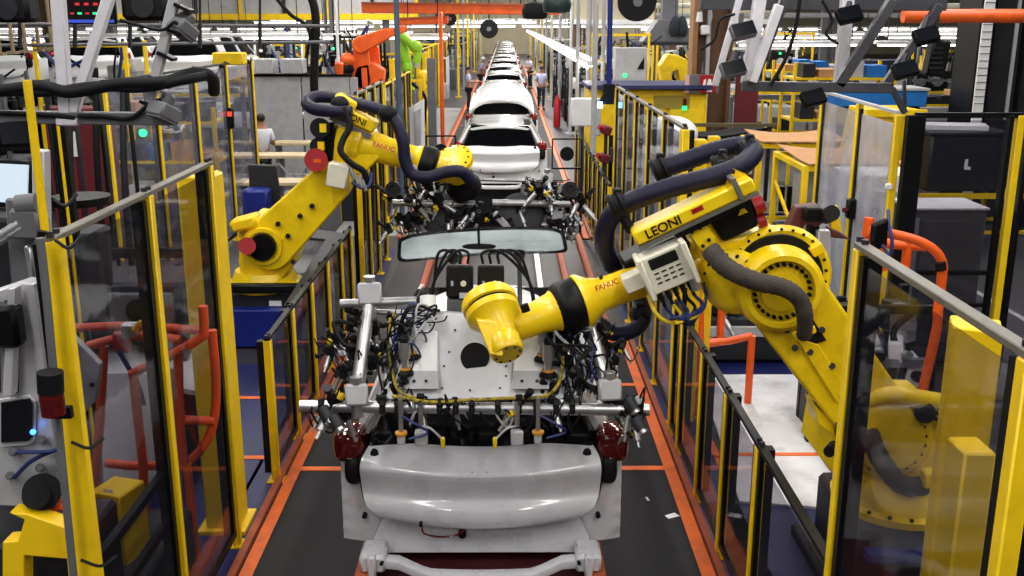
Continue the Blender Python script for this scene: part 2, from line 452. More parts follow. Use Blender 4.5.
# ================================================================ safety fences
def fence(name, label, x, ys, h, rail_mat=RAIL, glass=GL_CLEAR, side=1, wide=(), midrail=(), foot=True, group=None, post=.06, rail=True):
    """a straight run along the line: yellow posts with black edge strips, clear panes, a top rail"""
    t = thing(name, label, 'safety fence', (x, ys[0], 0), group)
    for i, y in enumerate(ys):
        w = .16 if i in wide else post
        p = MB().box((x, y, h / 2), (post, w, h), bev=.006)
        p = p.build('post', FYEL, t)
        if foot: MB().box((x, y, .012), (.13, .13, .024)).box((x, y + .0, .07), (.012, .12, .12)).build('foot_plate', FYEL, p)
        sd = 1 if x > 0 else -1
        MB().box((x + sd * (post / 2 + .026), y + .01, h / 2 + .04), (.05, .075, h - .10)).build('backing_strip', BLK, t)
        if i + 1 < len(ys):
            y1 = ys[i + 1]
            for yy in (y + w / 2 + .03, y1 - post / 2 - .03):
                MB().box((x - .005, yy, h / 2 + .05), (.028, .05, h - .14)).build('edge_strip', BLK, t)
            MB().box((x - .005, (y + y1) / 2, .12), (.03, y1 - y, .05)).build('bottom_rail', BLK, t)
            for hm in (midrail if i == 0 else ()): MB().box((x - .05, (y + y1) / 2, hm), (.04, y1 - y, .05)).build('middle_rail', BLK, t)
            MB().box((x - .005, (y + y1) / 2, h / 2 + .05), (.006, y1 - y - .12, h - .2)).build('pane', glass, t)
    if rail:
        MB().box((x, (ys[0] + ys[-1]) / 2, h + .012), (.05, ys[-1] - ys[0] + .06, .028), bev=.004).build('top_rail', rail_mat, t)
    for y in ys:
        MB().cyl((x, y - .03, h + .02), (x, y - .03, h + .045), .016, n=8).cyl((x, y + .03, h + .02), (x, y + .03, h + .045), .016, n=8).build('bolt', DGREY, t)
    return t
XF = 1.47; XG = -1.86
fence('safety_fence', 'tall clear fence with grey sloping rail beside the yellow box column at right', XF - .03, (2.62, 3.99), 2.7, RAIL, GL_CLEAR)
fence('safety_fence', 'low yellow post fence between right robot and the nearest car', XF, (4.06, 5.42, 6.28, 7.12, 8.0, 8.42), 1.2, BLK, GL_CLEAR)
fence('safety_fence', 'tall clear fence behind the navy hoses of the right robot', XF + .04, (8.62, 9.7, 10.78, 11.86, 12.94, 14.0), 2.7, RAIL, GL_MILK, wide=(0,))
fence('safety_fence', 'low fence beyond the tall fence, right of the floor gap', XF + .03, (14.6, 15.5, 16.4, 17.3, 18.2, 19.1, 20.0, 20.9, 21.8), 1.25, BLK, GL_CLEAR)
ft = fence('safety_fence', 'tall clear fence with dark red signal lamp in the left front corner', XG - .05, (4.17, 5.30, 6.44), 2.7, RAIL, GL_CLEAR, midrail=(1.1, .8))
fence('safety_fence', 'low yellow post fence between left robot and the nearest car', XG, (7.47, 8.34, 9.22, 10.1, 10.98, 11.7), 1.2, BLK, GL_CLEAR)
fence('safety_fence', 'tall clear fence behind the left robot arm beside the floor gap', XG - .0, (12.6, 13.4, 14.3, 15.2), 2.7, RAIL, GL_CLEAR)
fence('safety_fence', 'tall yellow fence far down the left side of the car line', XG - .25, (17.6, 18.8, 20.0, 21.2, 22.4), 2.5, FYEL, GL_CLEAR)
# wide corner channel on the front left post, conduit and signal lamp
MB().prism([at(39, 246, 4.1), at(60, 240, 4.1), at(101, 590, 4.1), at(70, 590, 4.1)], (0, .05, 0)).build('corner_channel', FYEL, ft)
pp = [at(40, 238, 4.02), at(43, 262, 4.02), at(48, 310, 4.02), at(58, 420, 4.02), at(76, 600, 4.02)]
MB().tube(pp, .018, 8, 4).build('conduit', GREY, ft)
for y0, y1 in ((198, 206), (240, 248), (442, 448), (560, 566)):
    MB().tube([at(60 + (y0 - 300) * .08, y0, 4.0), at(75 + (y0 - 300) * .1, y1, 4.0), at(88 + (y0 - 300) * .11, y0 - 4, 4.05)], .007, 6, 5).build('cable_tie', BLK, ft)
sl = MB().cyl(at(50, 372, 3.92), at(51, 392, 3.92), .052, n=18).build('signal_lamp', RUB, ft)
MB().cyl(at(51, 392, 3.92), at(54, 414, 3.92), .05, n=18).build('red_lens', TAIL, sl)
MB().box(at(60, 412, 3.96), (.10, .03, .05)).build('bracket', BLK, sl)
# thin yellow pole rising over the front corner
MB().cyl(at(27, 80, 4.3), at(47, 246, 4.3), .018, n=10).build('thin_pole', FYEL, ft)
MB().beam(at(39, 234, 4.25), at(56, 236, 4.25), .03, .03).build('clip', BLK, ft)

# big box columns behind the right tall pane
c0 = MB().prism([(2.22, 4.80, 0), (2.42, 4.68, 0), (2.52, 4.92, 0), (2.30, 5.02, 0)], (0, 0, 2.12)).build('box_column', FYEL, loc=(2.2, 4.8, 0), bev=.012)
tag(c0, 'tall square yellow box column behind the right front pane', 'column')
c1 = MB().box((2.17, 4.36, .84), (.15, .2, 1.68), bev=.012).build('box_column', FYEL, loc=(2.17, 4.36, 0))
tag(c1, 'shorter yellow box column standing before the tall one behind glass', 'column')
# wide yellow column behind the left tall fence
c2 = MB().box((-2.06, 6.75, 1.3), (.24, .26, 2.6), bev=.012).box((-2.06, 6.75, .02), (.34, .36, .04)).build('box_column', FYEL, loc=(-2.06, 6.75, 0))
tag(c2, 'wide yellow box column behind the left tall fence', 'column')
# ================================================================ cars on the line
def lerp_rows(rows, s):
    n = len(rows) - 1; f = s * n; i = min(int(f), n - 1); t = f - i
    p0 = rows[max(i - 1, 0)]; p1 = rows[i]; p2 = rows[i + 1]; p3 = rows[min(i + 2, n)]
    return [0.5 * ((2 * b) + (c - a) * t + (2 * a - 5 * b + 4 * c - d) * t * t + (3 * b - a - 3 * c + d) * t ** 3) for a, b, c, d in zip(p0, p1, p2, p3)]
XC = -.165
TAILM = mat('red lens', (150, 10, 18), .12, 0, .15, 9, coat=.6)
def make_car(label, bare=True, group=None):
    """rear of car is local y = 5.6; built in place, copied down the line later"""
    paint = CARB if bare else CARW
    t = thing('car', label, 'car', (XC, 5.6, 0), group)
    # lower body
    st = [(5.89, .66), (5.905, .78), (5.95, .86), (6.07, .885), (6.5, .895), (8.6, .88), (9.2, .82), (9.5, .70), (9.6, .5)]
    hood = lambda y: 0.97 if y < 8.8 else 0.97 - (y - 8.8) ** 1.5 * .28
    def sec(y, w):
        hb = hood(y)
        half = [(0, .44), (w * .86, .44), (w * .985, .50), (w, .66), (w * .99, .84), (w * .94, hb - .02), (w * .80, hb + .01), (0, hb + .02)]
        return [V((XC + a, y, b)) for a, b in half] + [V((XC - a, y, b)) for a, b in half[-2:0:-1]]
    S = [sec(y, w) for y, w in st]; n = len(S[0]); m = MB()
    vs = [p for q in S for p in q]
    fs = [(i * n + j, i * n + (j + 1) % n, (i + 1) * n + (j + 1) % n, (i + 1) * n + j) for i in range(len(S) - 1) for j in range(n)]
    fs += [tuple(range(n)), tuple((len(S) - 1) * n + j for j in range(n))]
    m.add(vs, fs)
    # flaps of the bare quarter panels beside the tailgate
    for sg in (-1, 1):
        def q(u, v, sg=sg):
            x = .60 + u * .29; h = .37 + v * .575
            return V((XC + sg * x, 5.83 + .08 * max(0, u - .25) ** 1.6 + .05 * max(0, v - .6) + .004 * math.sin(v * 34) * (u > .85), h))
        m.grid(q, 10, 24, thick=(0, .02, 0))
    body = m.build('body', paint, t)
    # glass house
    def gh(y0, w0, h0, y1, w1, h1): pass
    belt = [(-.74, 5.80), (.74, 5.80), (.80, 6.1), (.82, 7.4), (.76, 8.95), (-.76, 8.95), (-.82, 7.4), (-.80, 6.1)]
    top = [(-.56, 6.10), (.56, 6.10), (.60, 6.25), (.61, 7.3), (.56, 8.35), (-.56, 8.35), (-.61, 7.3), (-.60, 6.25)]
    vs = [V((XC + x, y, .96)) for x, y in belt] + [V((XC + x, y, 1.385)) for x, y in top]
    MB().add(vs, [(i, (i + 1) % 8, 8 + (i + 1) % 8, 8 + i) for i in range(8)] + [tuple(range(8)), tuple(range(8, 16))]).build('windows', CGLASS, t, bev=.02)
    # roof with a rear lip
    def roof(u, v):
        x = (u - .5) * 2; y = 6.0 + v * 2.45; w = .60 - .04 * abs(v - .3) - (.03 if v < .02 else 0)
        return V((XC + x * w, y + .10 * x * x * (1 if v < .5 else -1) * abs(v - .5), 1.415 - .05 * x * x - .035 * max(0, .12 - v) / .12 - .03 * max(0, v - .85) / .15))
    MB().grid(roof, 14, 18, thick=(0, 0, -.035)).build('roof', CARW, t)
    for sg in (-1, 1):
        MB().prism([V((XC + sg * .87, 5.93, .93)), V((XC + sg * .86, 6.22, .95)), V((XC + sg * .63, 6.42, 1.40)), V((XC + sg * .58, 6.09, 1.39))], (sg * -.05, 0, -.02)).build('rear_pillar', paint, t, bev=.008)
        MB().prism([V((XC + sg * .84, 7.40, .95)), V((XC + sg * .84, 7.55, .95)), V((XC + sg * .63, 7.48, 1.39)), V((XC + sg * .63, 7.36, 1.39))], (sg * -.03, 0, 0)).build('door_pillar', paint, t)
        MB().prism([V((XC + sg * .80, 8.86, .95)), V((XC + sg * .78, 9.0, .95)), V((XC + sg * .58, 8.44, 1.39)), V((XC + sg * .60, 8.28, 1.39))], (sg * -.03, 0, 0)).build('front_pillar', paint, t)
    # tailgate
    rows = [(1.02, 5.825, .655), (.985, 5.765, .70), (.945, 5.69, .735), (.905, 5.645, .745), (.84, 5.66, .745), (.775, 5.676, .742), (.735, 5.674, .737), (.708, 5.652, .727), (.68, 5.634, .712), (.645, 5.622, .685), (.605, 5.62, .64), (.565, 5.632, .585)]
    def tg(u, v):
        x = (u - .5) * 2; h, y, w = lerp_rows(rows, v)
        h += .05 * x * x * (1 - v) ** 2 - .0 + .022 * x * x * max(0, v - .75) * 4
        return V((XC + x * w, y + .085 * x * x, h))
    lid = MB().grid(tg, 26, 30, thick=(0, .035, 0)).build('tailgate', paint, t)
    MB().grid(lambda u, v: V((XC, 0, .79)) + V(((tg(u, v).x - XC) * 1.022, tg(u, v).y + .045, (tg(u, v).z - .79) * 1.05)), 20, 16, thick=(0, .02, 0)).build('lid_gap_shade', RUB, t)  # dark sheet behind the lid, painted as the shade in its gap
    MB().grid(lambda u, v: tg(.04 + u * .92, .27 + v * .012) + V((0, -.003, 0)), 20, 1).build('crease', paint, lid)
    for sx in (-.66, .66):
        c = V((XC + sx, 5.79, .995)); MB().ball(c, .034, 12, (.8, .35, 1.15)).build('hinge_hole', RUB, lid)
    for sx in (-.05, .04): MB().cyl((XC + sx, 5.662, .925), (XC + sx, 5.70, .925), .006, n=8).build('fixing_hole', RUB, lid)
    # rear lamps, the black recess below them
    for sg in (-1, 1):
        lm = MB().sball((XC + sg * (.825 if bare else .80), 5.925, 1.02), .105 if bare else .082, 22, (1.0, 1.25, 1.08), .62).build('rear_lamp', TAIL if bare else TAILM, t)
        for k in range(3):
            MB().tube([(XC + sg * .765, 5.80 + .008 * k, 1.04 - .045 * k), (XC + sg * .82, 5.798, 1.05 - .045 * k), (XC + sg * .87, 5.83, 1.06 - .045 * k)], .004, 6, 4).build('light_strip', TAIL, lm)
        MB().sball((XC + sg * .80, 5.84, .875), .075, 16, (.75, .9, 1.3), .7).build('lamp_recess', RUB, t)
        MB().cyl((XC + sg * .74, 5.80, .56), (XC + sg * .74, 5.86, .56), .016, n=10).build('panel_hole', RUB, body)
    # rear floor panel and the bumper beam
    MB().grid(lambda u, v: V((XC + (u - .5) * (1.44 - .22 * v), 5.745 + .03 * math.sin(v * 3.1), .34 + v * .25)), 10, 6, thick=(0, .03, 0)).build('rear_panel', paint, t)
    MB().cyl((XC - .12, 5.735, .465), (XC - .12, 5.80, .465), .026, n=12).build('panel_hole', RUB, body)
    def bm(x): return .375 if abs(x) > .5 else (.30 if abs(x) < .32 else .30 + .075 * (abs(x) - .32) / .18)
    xs = [-.70, -.62, -.54, -.50, -.44, -.36, -.30, -.15, 0, .15, .30, .36, .44, .50, .54, .62, .70]
    def beamf(u, v):
        i = u * (len(xs) - 1); k = min(int(i), len(xs) - 2); f = i - k
        x = xs[k] * (1 - f) + xs[k + 1] * f
        h = bm(xs[k]) * (1 - f) + bm(xs[k + 1]) * f
        a = 2 * math.pi * v
        return V((XC + x, 5.52 + .05 * math.cos(a) + .08 * (x / .7) ** 2, h + .045 * math.sin(a) * (1 + .25 * math.cos(2 * a))))
    bb = MB().grid(beamf, 48, 12); bb.build('bumper_beam', CARW if not bare else paint, t)
    for sg in (-1, 1):
        MB().box((XC + sg * .66, 5.62, .385), (.16, .22, .12), bev=.02).box((XC + sg * .66, 5.5, .385), (.05, .06, .15), bev=.01).build('beam_bracket', paint, t)
        for k in (-.60, -.66): MB().cyl((XC + sg * k, 5.49, .405), (XC + sg * k, 5.54, .405), .012, n=8).build('bracket_hole', RUB, t)
    MB().tube([(XC - .36, 5.61, .60), (XC - .345, 5.585, .56), (XC - .27, 5.60, .53), (XC - .16, 5.62, .525), (XC - .1, 5.64, .555)], .006, 6).build('loose_wire', TAIL, t)
    MB().box((XC - .365, 5.60, .615), (.02, .02, .03)).build('wire_plug', RUB, t)
    return t
car0 = make_car('white bare car body with open rear window, nearest on the line')
sk = thing('car_skid', 'orange skid frame with dark red plate under the nearest car', 'skid', (XC, 5.6, 0))
for sg in (-1, 1): MB().box((XC + sg * .72, 7.4, .18), (.10, 4.4, .30), bev=.01).build('side_beam', RUST, sk)
MB().box((XC, 7.4, .22), (1.36, 4.2, .06)).build('plate', mat('dark red plate', (70, 22, 28), .6, 0, .2, 4), sk)
for sg in (-1, 1): MB().box((XC + sg * .5, 7.7, .34), (.14, 3.2, .195)).build('support', DGREY, sk)

names = ['white hatchback beyond the floor gap with bright red rear lamps', 'white car third in the line under a raised white hatch', 'white car fourth in the line', 'white car fifth in the line',
         'white car sixth in the line', 'white car seventh in the line', 'white car eighth in the line', 'white car ninth in the line', 'white car tenth in the line', 'white car eleventh in the line', 'white car twelfth in the line', 'white car thirteenth, one of the last in the line', 'white car at the very end of the line']
far_car = make_car(names[0], False)
far_car.location = (XC + .03, 18.7, .28)
YS = [24.6, 31.3, 37.7, 44.1, 50.5, 56.9, 63.3, 69.7, 76.1, 82.5, 88.9, 95.3]
hd = None
for i, y in enumerate(YS):
    c = dup(far_car, (XC + .03, y, .28), label=names[i + 1], group=None)
    if i == 0:
        ORG_M[c.name] = Matrix.Translation((XC + .03, y, .28))
        def dome(u, v):
            x = (u - .5) * 2; yy = v
            return V((XC + .03 + x * (.78 - .08 * yy * yy), y + .1 + yy * 1.9, 2.08 - .14 * x * x - .34 * (1 - yy) ** 2 - .16 * x ** 4))
        MB().grid(dome, 12, 10, thick=(0, 0, -.06)).build('raised_hatch', CARW, c)
        for sg in (-1, 1): MB().cyl((XC + sg * .6, y + 1.1, 1.55), (XC + sg * .62, y + 1.2, 1.85), .02, n=8).build('gas_strut', BLK, c)
        MB().box((XC + .03, y + .62, 1.64), (.9, .2, .05), rot=(R(25), 0, 0)).build('spoiler_slot', RUB, c)
for i, y in enumerate([18.7] + YS):
    o = MB().box((XC, y + 2.2, .36), (1.4, 3.4, .72), bev=.02).build('car_skid', DGREY, loc=(XC, y + 1.9, 0))
    tag(o, 'dark skid under a car far down the line', 'skid', 'skids under the far cars')
# ================================================================ robot arms
def hull_link(c0, r0, c1, r1, n=14):
    """outline of two discs in an upright plane joined by their tangents (x, z)"""
    d = V((c1.x - c0.x, 0, c1.z - c0.z)); L = d.length; a = math.atan2(d.z, d.x)
    off = math.acos(max(-1, min(1, (r0 - r1) / L)))
    out = []
    for i in range(n + 1):
        t = a + off + (2 * math.pi - 2 * off) * i / n
        out.append(V((c0.x + r0 * math.cos(t), c0.y, c0.z + r0 * math.sin(t))))
    for i in range(n + 1):
        t = a - off + 2 * off * i / n
        out.append(V((c1.x + r1 * math.cos(t), c1.y, c1.z + r1 * math.sin(t))))
    return out
def poly(pxs, Y): return [at(x, y, Y) for x, y in pxs]
def bolts(mb, c, axis, r, n, br, l=.012):
    a, b = frame_of(V(axis)); ax = V(axis).normalized()
    for i in range(n):
        t = 2 * math.pi * (i + .5) / n; p = V(c) + (a * math.cos(t) + b * math.sin(t)) * r
        mb.cyl(p, p + ax * l, br, n=6)
    return mb

# ---------------------------------------------------------------- the near robot on the right
Yr = 5.9
rb = thing('robot', 'large yellow robot arm on the right, reaching over the nearest car', 'robot', (2.45, 5.95, 0))
ped = MB().box((2.55, 6.02, .30), (.80, .80, .56), bev=.03).box((2.6, 6.05, .04), (1.1, 1.1, .08), bev=.01).build('pedestal', DGREY, rb)
MB().box((2.6, 5.5, .14), (1.0, .12, .24), bev=.02).box((2.45, 5.56, .42), (.5, .10, .05)).build('pedestal_skirt', BLUE, ped)
MB().lathe((2.53, 5.97, .58), (0, 0, 1), [(0, .41), (.05, .42), (.07, .38), (.16, .36), (.20, .34), (.24, .33)], 32).build('base', YEL, rb)
bs = MB(); bolts(bs, (2.53, 5.97, .63), (0, 0, 1), .40, 20, .014, .02); bs.build('bolt_ring', BLK, rb)
S = at(890, 440, 5.75); E = at(775, 284, 5.75)
# turret
tp = [(828, 470), (838, 418), (862, 414), (905, 412), (946, 414), (958, 434), (955, 470), (925, 488), (860, 492)]
MB().prism(poly(tp, 5.78), (0, .62, 0)).build('turret', YEL, rb, bev=.02)
tr = MB().lathe(S + V((0, .04, 0)), (0, -1, 0), [(0, .27), (.03, .27), (.05, .25), (.05, .19), (.02, .18), (.02, .0)], 32).build('shoulder_ring', YEL, rb)
bs = MB(); bolts(bs, S + V((0, -.0, 0)), (0, -1, 0), .215, 22, .010, .02); bs.build('bolt_ring', BLK, tr)
MB().cyl(at(925, 413, 5.62), at(925, 413, 5.80), .062, n=20).build('cap', RUB, rb)
bs = MB(); bolts(bs, at(942, 414, 5.74), (0, -1, 0), .05, 8, .012, .05); bs.build('bolt_ring', BLK, rb)
MB().cyl(at(948, 403, 5.77), at(948, 403, 5.765), .055, n=20).build('round_sticker', WHITE, rb)
MB().tube([at(862, 402, 5.7), at(885, 394, 5.66), (at(910, 397, 5.66)), at(940, 402, 5.72)], .055, 12, 6).build('cable_cover', YEL, rb)
MB().tube([at(868, 432, 5.6), at(882, 462, 5.56), at(905, 486, 5.6), at(935, 480, 5.75), at(955, 455, 6.0)], .06, 12, 6, rib=.05).build('lower_sheath', SHEATH, rb)
MB().box(at(935, 478, 5.62), (.16, .10, .10), bev=.01).build('sheath_bracket', YEL, rb)
# lower arm
la = MB().prism(hull_link(S + V((-.03, -.10, .03)), .215, E + V((0, -.10, 0)), .235, 18), (0, .30, 0)).build('lower_arm', YEL, rb, bev=.025)
MB().prism(poly([(795, 337), (818, 344), (846, 388), (836, 402)], 5.64), (0, -.02, 0)).build('cover_plate', YEL, la, bev=.006)
MB().prism(poly([(795, 318), (812, 318), (826, 340), (805, 346)], 5.645), (0, -.012, 0)).build('dark_recess', RUB, la)
for px, py in ((787, 330), (810, 352), (832, 366), (842, 396), (838, 425), (812, 310), (795, 348), (822, 330)):
    MB().cyl(at(px, py, 5.66), at(px, py, 5.615), .020, n=10).build('bolt', DGREY, la)
MB().prism(poly([(814, 404), (833, 422), (836, 438), (818, 424)], 5.7), (0, .2, 0)).build('stop_bracket', YEL, rb, bev=.01)
MB().cyl(at(829, 452, 5.6), at(834, 446, 5.7), .035, n=14).build('stop_buffer', RUB, rb)
# elbow discs
el = MB().lathe(E + V((0, -.06, 0)), (0, -1, 0), [(0, .255), (.10, .245), (.13, .215), (.13, .185), (.09, .175), (.09, .0)], 40).build('elbow_disc', YEL, rb)
bs = MB(); bolts(bs, E + V((0, -.15, 0)), (0, -1, 0), .158, 26, .0115, .028); bs.build('bolt_ring', BLK, el)
MB().lathe(E + V((0, -.15, 0)), (0, -1, 0), [(0, .125), (.02, .12), (.025, .05), (.02, .0)], 30).build('disc_centre', YEL, el)
# upper arm housing behind the elbow
hs = [(690, 228), (712, 216), (722, 240), (756, 234), (785, 236), (808, 252), (822, 275), (815, 300), (760, 313), (722, 313), (708, 290)]
ho = MB().prism(poly(hs, 5.86), (0, .42, 0)).build('elbow_housing', YEL, rb, bev=.025)
MB().lathe(at(778, 276, 5.87), (0, -1, 0), [(0, .315), (.04, .31), (.06, .29), (.06, .27)], 40).build('rear_disc', YEL, ho)
bs = MB(); bolts(bs, at(778, 276, 5.81), (0, -1, 0), .285, 26, .009, .012); bs.build('bolt_ring', BLK, ho)
MB().lathe(at(777, 278, 5.80), (0, -1, 0), [(0, .268), (.03, .266)], 40).build('dark_gap', RUB, ho)
MB().prism(poly([(686, 228), (703, 220), (716, 238), (712, 256), (700, 250)], 5.74), (0, .14, 0)).build('side_bracket', YEL, ho, bev=.01)
for px, py in ((692, 232), (700, 228), (703, 246), (709, 240)): MB().cyl(at(px, py, 5.75), at(px, py, 5.72), .012, n=8).build('bracket_hole', RUB, ho)
MB().lathe(at(735, 280, 5.80), (-.35, -.6, -.1), [(0, .20), (.05, .20), (.08, .17), (.10, .12)], 28).build('gear_flange', YEL, ho)
bs = MB(); bolts(bs, at(732, 281, 5.74), (-.35, -.6, -.1), .165, 16, .010, .02); bs.build('bolt_ring', BLK, ho)
MB().prism(poly([(810, 250), (822, 243), (826, 252), (815, 258)], 5.72), (0, .1, 0)).build('lug', YEL, ho, bev=.008)
# drive motor with red end
mo = MB().prism(poly([(706, 216), (751, 197), (760, 226), (724, 243)], 5.82), (0, .26, 0)).build('drive_motor', BLK, rb, bev=.02)
MB().prism(poly([(708, 213), (750, 195), (751, 199), (709, 217)], 5.80), (0, .26, 0)).build('motor_lid', DGREY, mo, bev=.006)
MB().cyl(at(753, 207, 5.86), at(763, 203, 5.86), .055, n=16).build('red_cap', RED, mo)
MB().cyl(at(757, 222, 5.88), at(765, 219, 5.88), .045, n=16).build('red_cap', RED, mo)
MB().prism(poly([(738, 216), (748, 212), (742, 206)], 5.815), (0, -.003, 0)).build('warning_triangle', FYEL, mo)
# forearm
F0 = at(705, 257, 6.02); F1 = at(536, 318, 5.72); fd = (F1 - F0).normalized(); FL = (F1 - F0).length
fa = MB().lathe(F0, fd, [(0, .14), (.22, .138), (.36, .12), (.46, .105), (.58, .098), (.70, .104), (.77, .13), (.82, .168), (.855, .172)], 30).build('forearm', YEL, rb)
bl = MB().lathe(F0 + fd * .855, fd, [(0, .158), (.02, .163), (.10, .163), (.13, .15), (.15, .125)], 30).build('wrist_band', BLK, rb)
bs = MB(); bolts(bs, F0 + fd * .855, -fd, .15, 18, .008, .006); bs.build('bolt_ring', BLK, bl)
MB().lathe(F0 + fd * 1.0, fd, [(0, .13), (.02, .118), (.12, .100), (.26, .100), (.34, .07)], 24).build('wrist_neck', YEL, rb)
MB().box(at(525, 308, 5.565), (.05, .03, .05), rot=(0, R(-20), 0), bev=.006).build('wrist_window', RUB, rb)
MB().cyl(at(652, 268, 5.95), at(650, 262, 5.93), .02, n=10).build('lug', YEL, fa)
MB().cyl(at(601, 278, 5.76), at(601, 277, 5.73), .012, n=8).build('plug', RUB, fa)
lettering('maker_lettering', 'FANUC', .046, axes(at(607, 285, 5.68), at(630, 277, 5.8) - at(596, 290, 5.72), (0, .25, 1)), mat('red lettering', (190, 30, 20), .5, 0, .05), fa)
MB().prism(poly([(622, 263), (684, 232), (692, 248), (630, 281)], 5.87), (0, .28, 0)).build('forearm_cover', BLK, rb, bev=.02)
# wrist: wide drum, tapering to the tool flange that faces down and forward
W0 = at(487, 297, 5.70); W1 = at(509, 357, 5.38); wd = (W1 - W0).normalized()
wr = MB().lathe(W0, wd, [(0, .10), (.005, .150), (.03, .165), (.075, .165), (.08, .155)], 34).build('wrist_drum', YEL, rb)
MB().lathe(W0 + wd * .08, wd, [(0, .150), (.02, .150)], 34).build('wrist_seal', RUB, wr)
MB().lathe(W0 + wd * .10, wd, [(0, .160), (.04, .158), (.07, .13), (.11, .10), (.20, .085)], 34).build('wrist_body', YEL, rb)
wf = MB().lathe(W0 + wd * .29, wd, [(0, .085), (.02, .098), (.11, .098), (.125, .088), (.125, 0)], 30).build('tool_flange', YEL, rb)
bs = MB(); bolts(bs, W0 + wd * .415, wd, .07, 8, .008, .006); bs.build('bolt_ring', DGREY, wf)
MB().prism([W0 + wd * .12 + V((-.10, -.12, 0)), W0 + wd * .12 + V((.02, -.16, 0)), W0 + wd * .40 + V((-.02, -.09, 0)), W0 + wd * .40 + V((-.10, -.05, 0))], (.0, .16, .02)).build('wrist_side_plate', YEL, rb, bev=.012)
# dress pack tray with its lettering
T0 = at(633, 236, 5.80); T1 = at(750, 181, 5.80)
ty = MB().beam(T0, T1, .24, .085, bev=.012).build('cable_tray', YEL, rb)
u = (T1 - T0).normalized(); w = V((-u.z, 0, u.x))
MB().beam(T0 - w * .055, T1 - w * .055, .25, .022).build('tray_edge', RAIL, ty)
MB().beam(T0 + u * .22 - w * .085, T1 - u * .05 - w * .085, .2, .04).build('tray_underside', BLK, ty)
lettering('maker_lettering', 'LEONI', .078, axes((T0 * .765 + T1 * .235) + V((0, -.123, .0)), u, w), BLK, ty)
MB().box((T0 * .48 + T1 * .52) + V((0, -.122, .01)), (.07, .004, .028), rot=(0, -math.atan2(u.z, u.x), 0)).build('red_plate', RED, ty)
MB().box(T1 - u * .1 + w * .02, (.03, .27, .14), rot=(0, -math.atan2(u.z, u.x), 0), bev=.005).build('tray_strap', RAIL, ty)
MB().prism([T1 + w * .04, T1 - u * .06 + w * .11, T1 - u * .14 + w * .04], (0, .1, 0)).build('tray_end', YEL, ty)
# hoses
hp = [at(654, 171, 6.2), at(680, 163, 6.2), at(715, 151, 6.2), at(742, 146, 6.15), at(753, 152, 6.0), at(742, 165, 5.88), at(715, 176, 5.85), at(670, 188, 5.85), at(630, 202, 5.87),
      at(610, 218, 5.92), at(604, 240, 5.98), at(610, 262, 6.1), at(628, 285, 6.2), at(643, 302, 6.15), at(640, 325, 6.05), at(616, 334, 6.0), at(592, 320, 6.0), at(570, 316, 5.95), at(552, 332, 5.85)]
ha = MB().tube(hp, lambda t: .060 if t < .62 else .050, 12, 10, rib=.03).build('hose', HOSE, rb)
for k, (px, py, Y, r) in enumerate(((617, 205, 5.89, .075), (722, 166, 6.0, .075), (660, 170, 6.2, .08), (749, 150, 6.05, .07), (640, 316, 6.1, .065))):
    q = at(px, py, Y)
    MB().lathe(q - u * .045, u, [(0, r), (.02, r * 1.12), (.035, r * .95), (.055, r * .95), (.07, r * 1.12), (.09, r)], 18).box(q + V((0, 0, r)), (.05, .06, .05), bev=.008).build('hose_clamp', RUB, ha)
MB().beam(at(722, 160, 5.9), at(727, 192, 5.9), .05, .05, bev=.01).build('hose_stay', RUB, rb)
MB().beam(at(618, 208, 5.92), at(632, 232, 5.86), .06, .05, bev=.01).build('hose_stay', RUB, rb)
MB().tube([at(710, 250, 5.62), at(727, 268, 5.52), at(755, 281, 5.45), at(784, 288, 5.43), at(800, 300, 5.43), at(805, 318, 5.45), at(804, 336, 5.52)], lambda t: .058 - .014 * t, 12, 8, rib=.035).build('sheath', SHEATH, rb)
MB().beam(at(793, 337, 5.55), at(815, 328, 5.55), .04, .05, bev=.008).build('sheath_clamp', YEL, rb)
# valve box
B0, B1, B3 = at(638, 261, 5.62), at(678, 244, 5.62), at(656, 297, 5.62)
ux = (B1 - B0).normalized(); uz = (B0 - B3); uz = (uz - ux * uz.dot(ux)).normalized(); uy = ux.cross(uz) * -1
def bm(cx, cz, cy, sx, sz, sy, mb=None, bev=.008):
    M = Matrix(((ux.x, uy.x, uz.x, 0), (ux.y, uy.y, uz.y, 0), (ux.z, uy.z, uz.z, 0), (0, 0, 0, 1))); M.translation = B0 + ux * cx + uz * cz + uy * cy
    return (mb or MB()).box(None, (sx, sy, sz), bev=bev, M=M)
vb = bm(.135, -.12, .09, .27, .23, .16).build('valve_box', CREAM, rb)
bm(.0, -.12, .06, .035, .26, .22).build('valve_box_side', CREAM, vb); bm(.27, -.12, .06, .035, .26, .22).build('valve_box_side', CREAM, vb)
bm(.135, -.055, .005, .17, .065, .012).build('valve_window', RUB, vb)
for k in range(4):
    for j in range(3): bm(.07 + .045 * k, -.115 - .03 * j, .006, .028, .008, .006, bev=0).build('valve_slot', DGREY, vb)
for k in range(5):
    p = B0 + ux * (.045 + .045 * k) - uz * .235 + uy * .05
    MB().cyl(p, p - uz * .06, .016, n=10).cyl(p - uz * .06, p - uz * .10, .011, n=10).build('hose_fitting', RUB, vb)
    q0 = p - uz * .10
    MB().tube([q0, q0 - uz * .08 + ux * .02, at(672 + 4 * k, 318 + (k % 2) * 5, 5.62), at(700 - 2 * k, 312 + 3 * k, 5.66), at(706, 298, 5.75), at(704, 285, 5.82)], .010, 8, 6).build('air_line', CABB if k % 2 == 0 else CABY if k == 1 else RUB, vb)
MB().cyl(B0 + ux * .25 - uz * .2 + uy * .05, B0 + ux * .25 - uz * .31 + uy * .05, .032, n=14).build('silencer', STEEL, vb)
bm(-.07, -.12, .08, .12, .10, .12).build('junction_box', CREAM, rb)
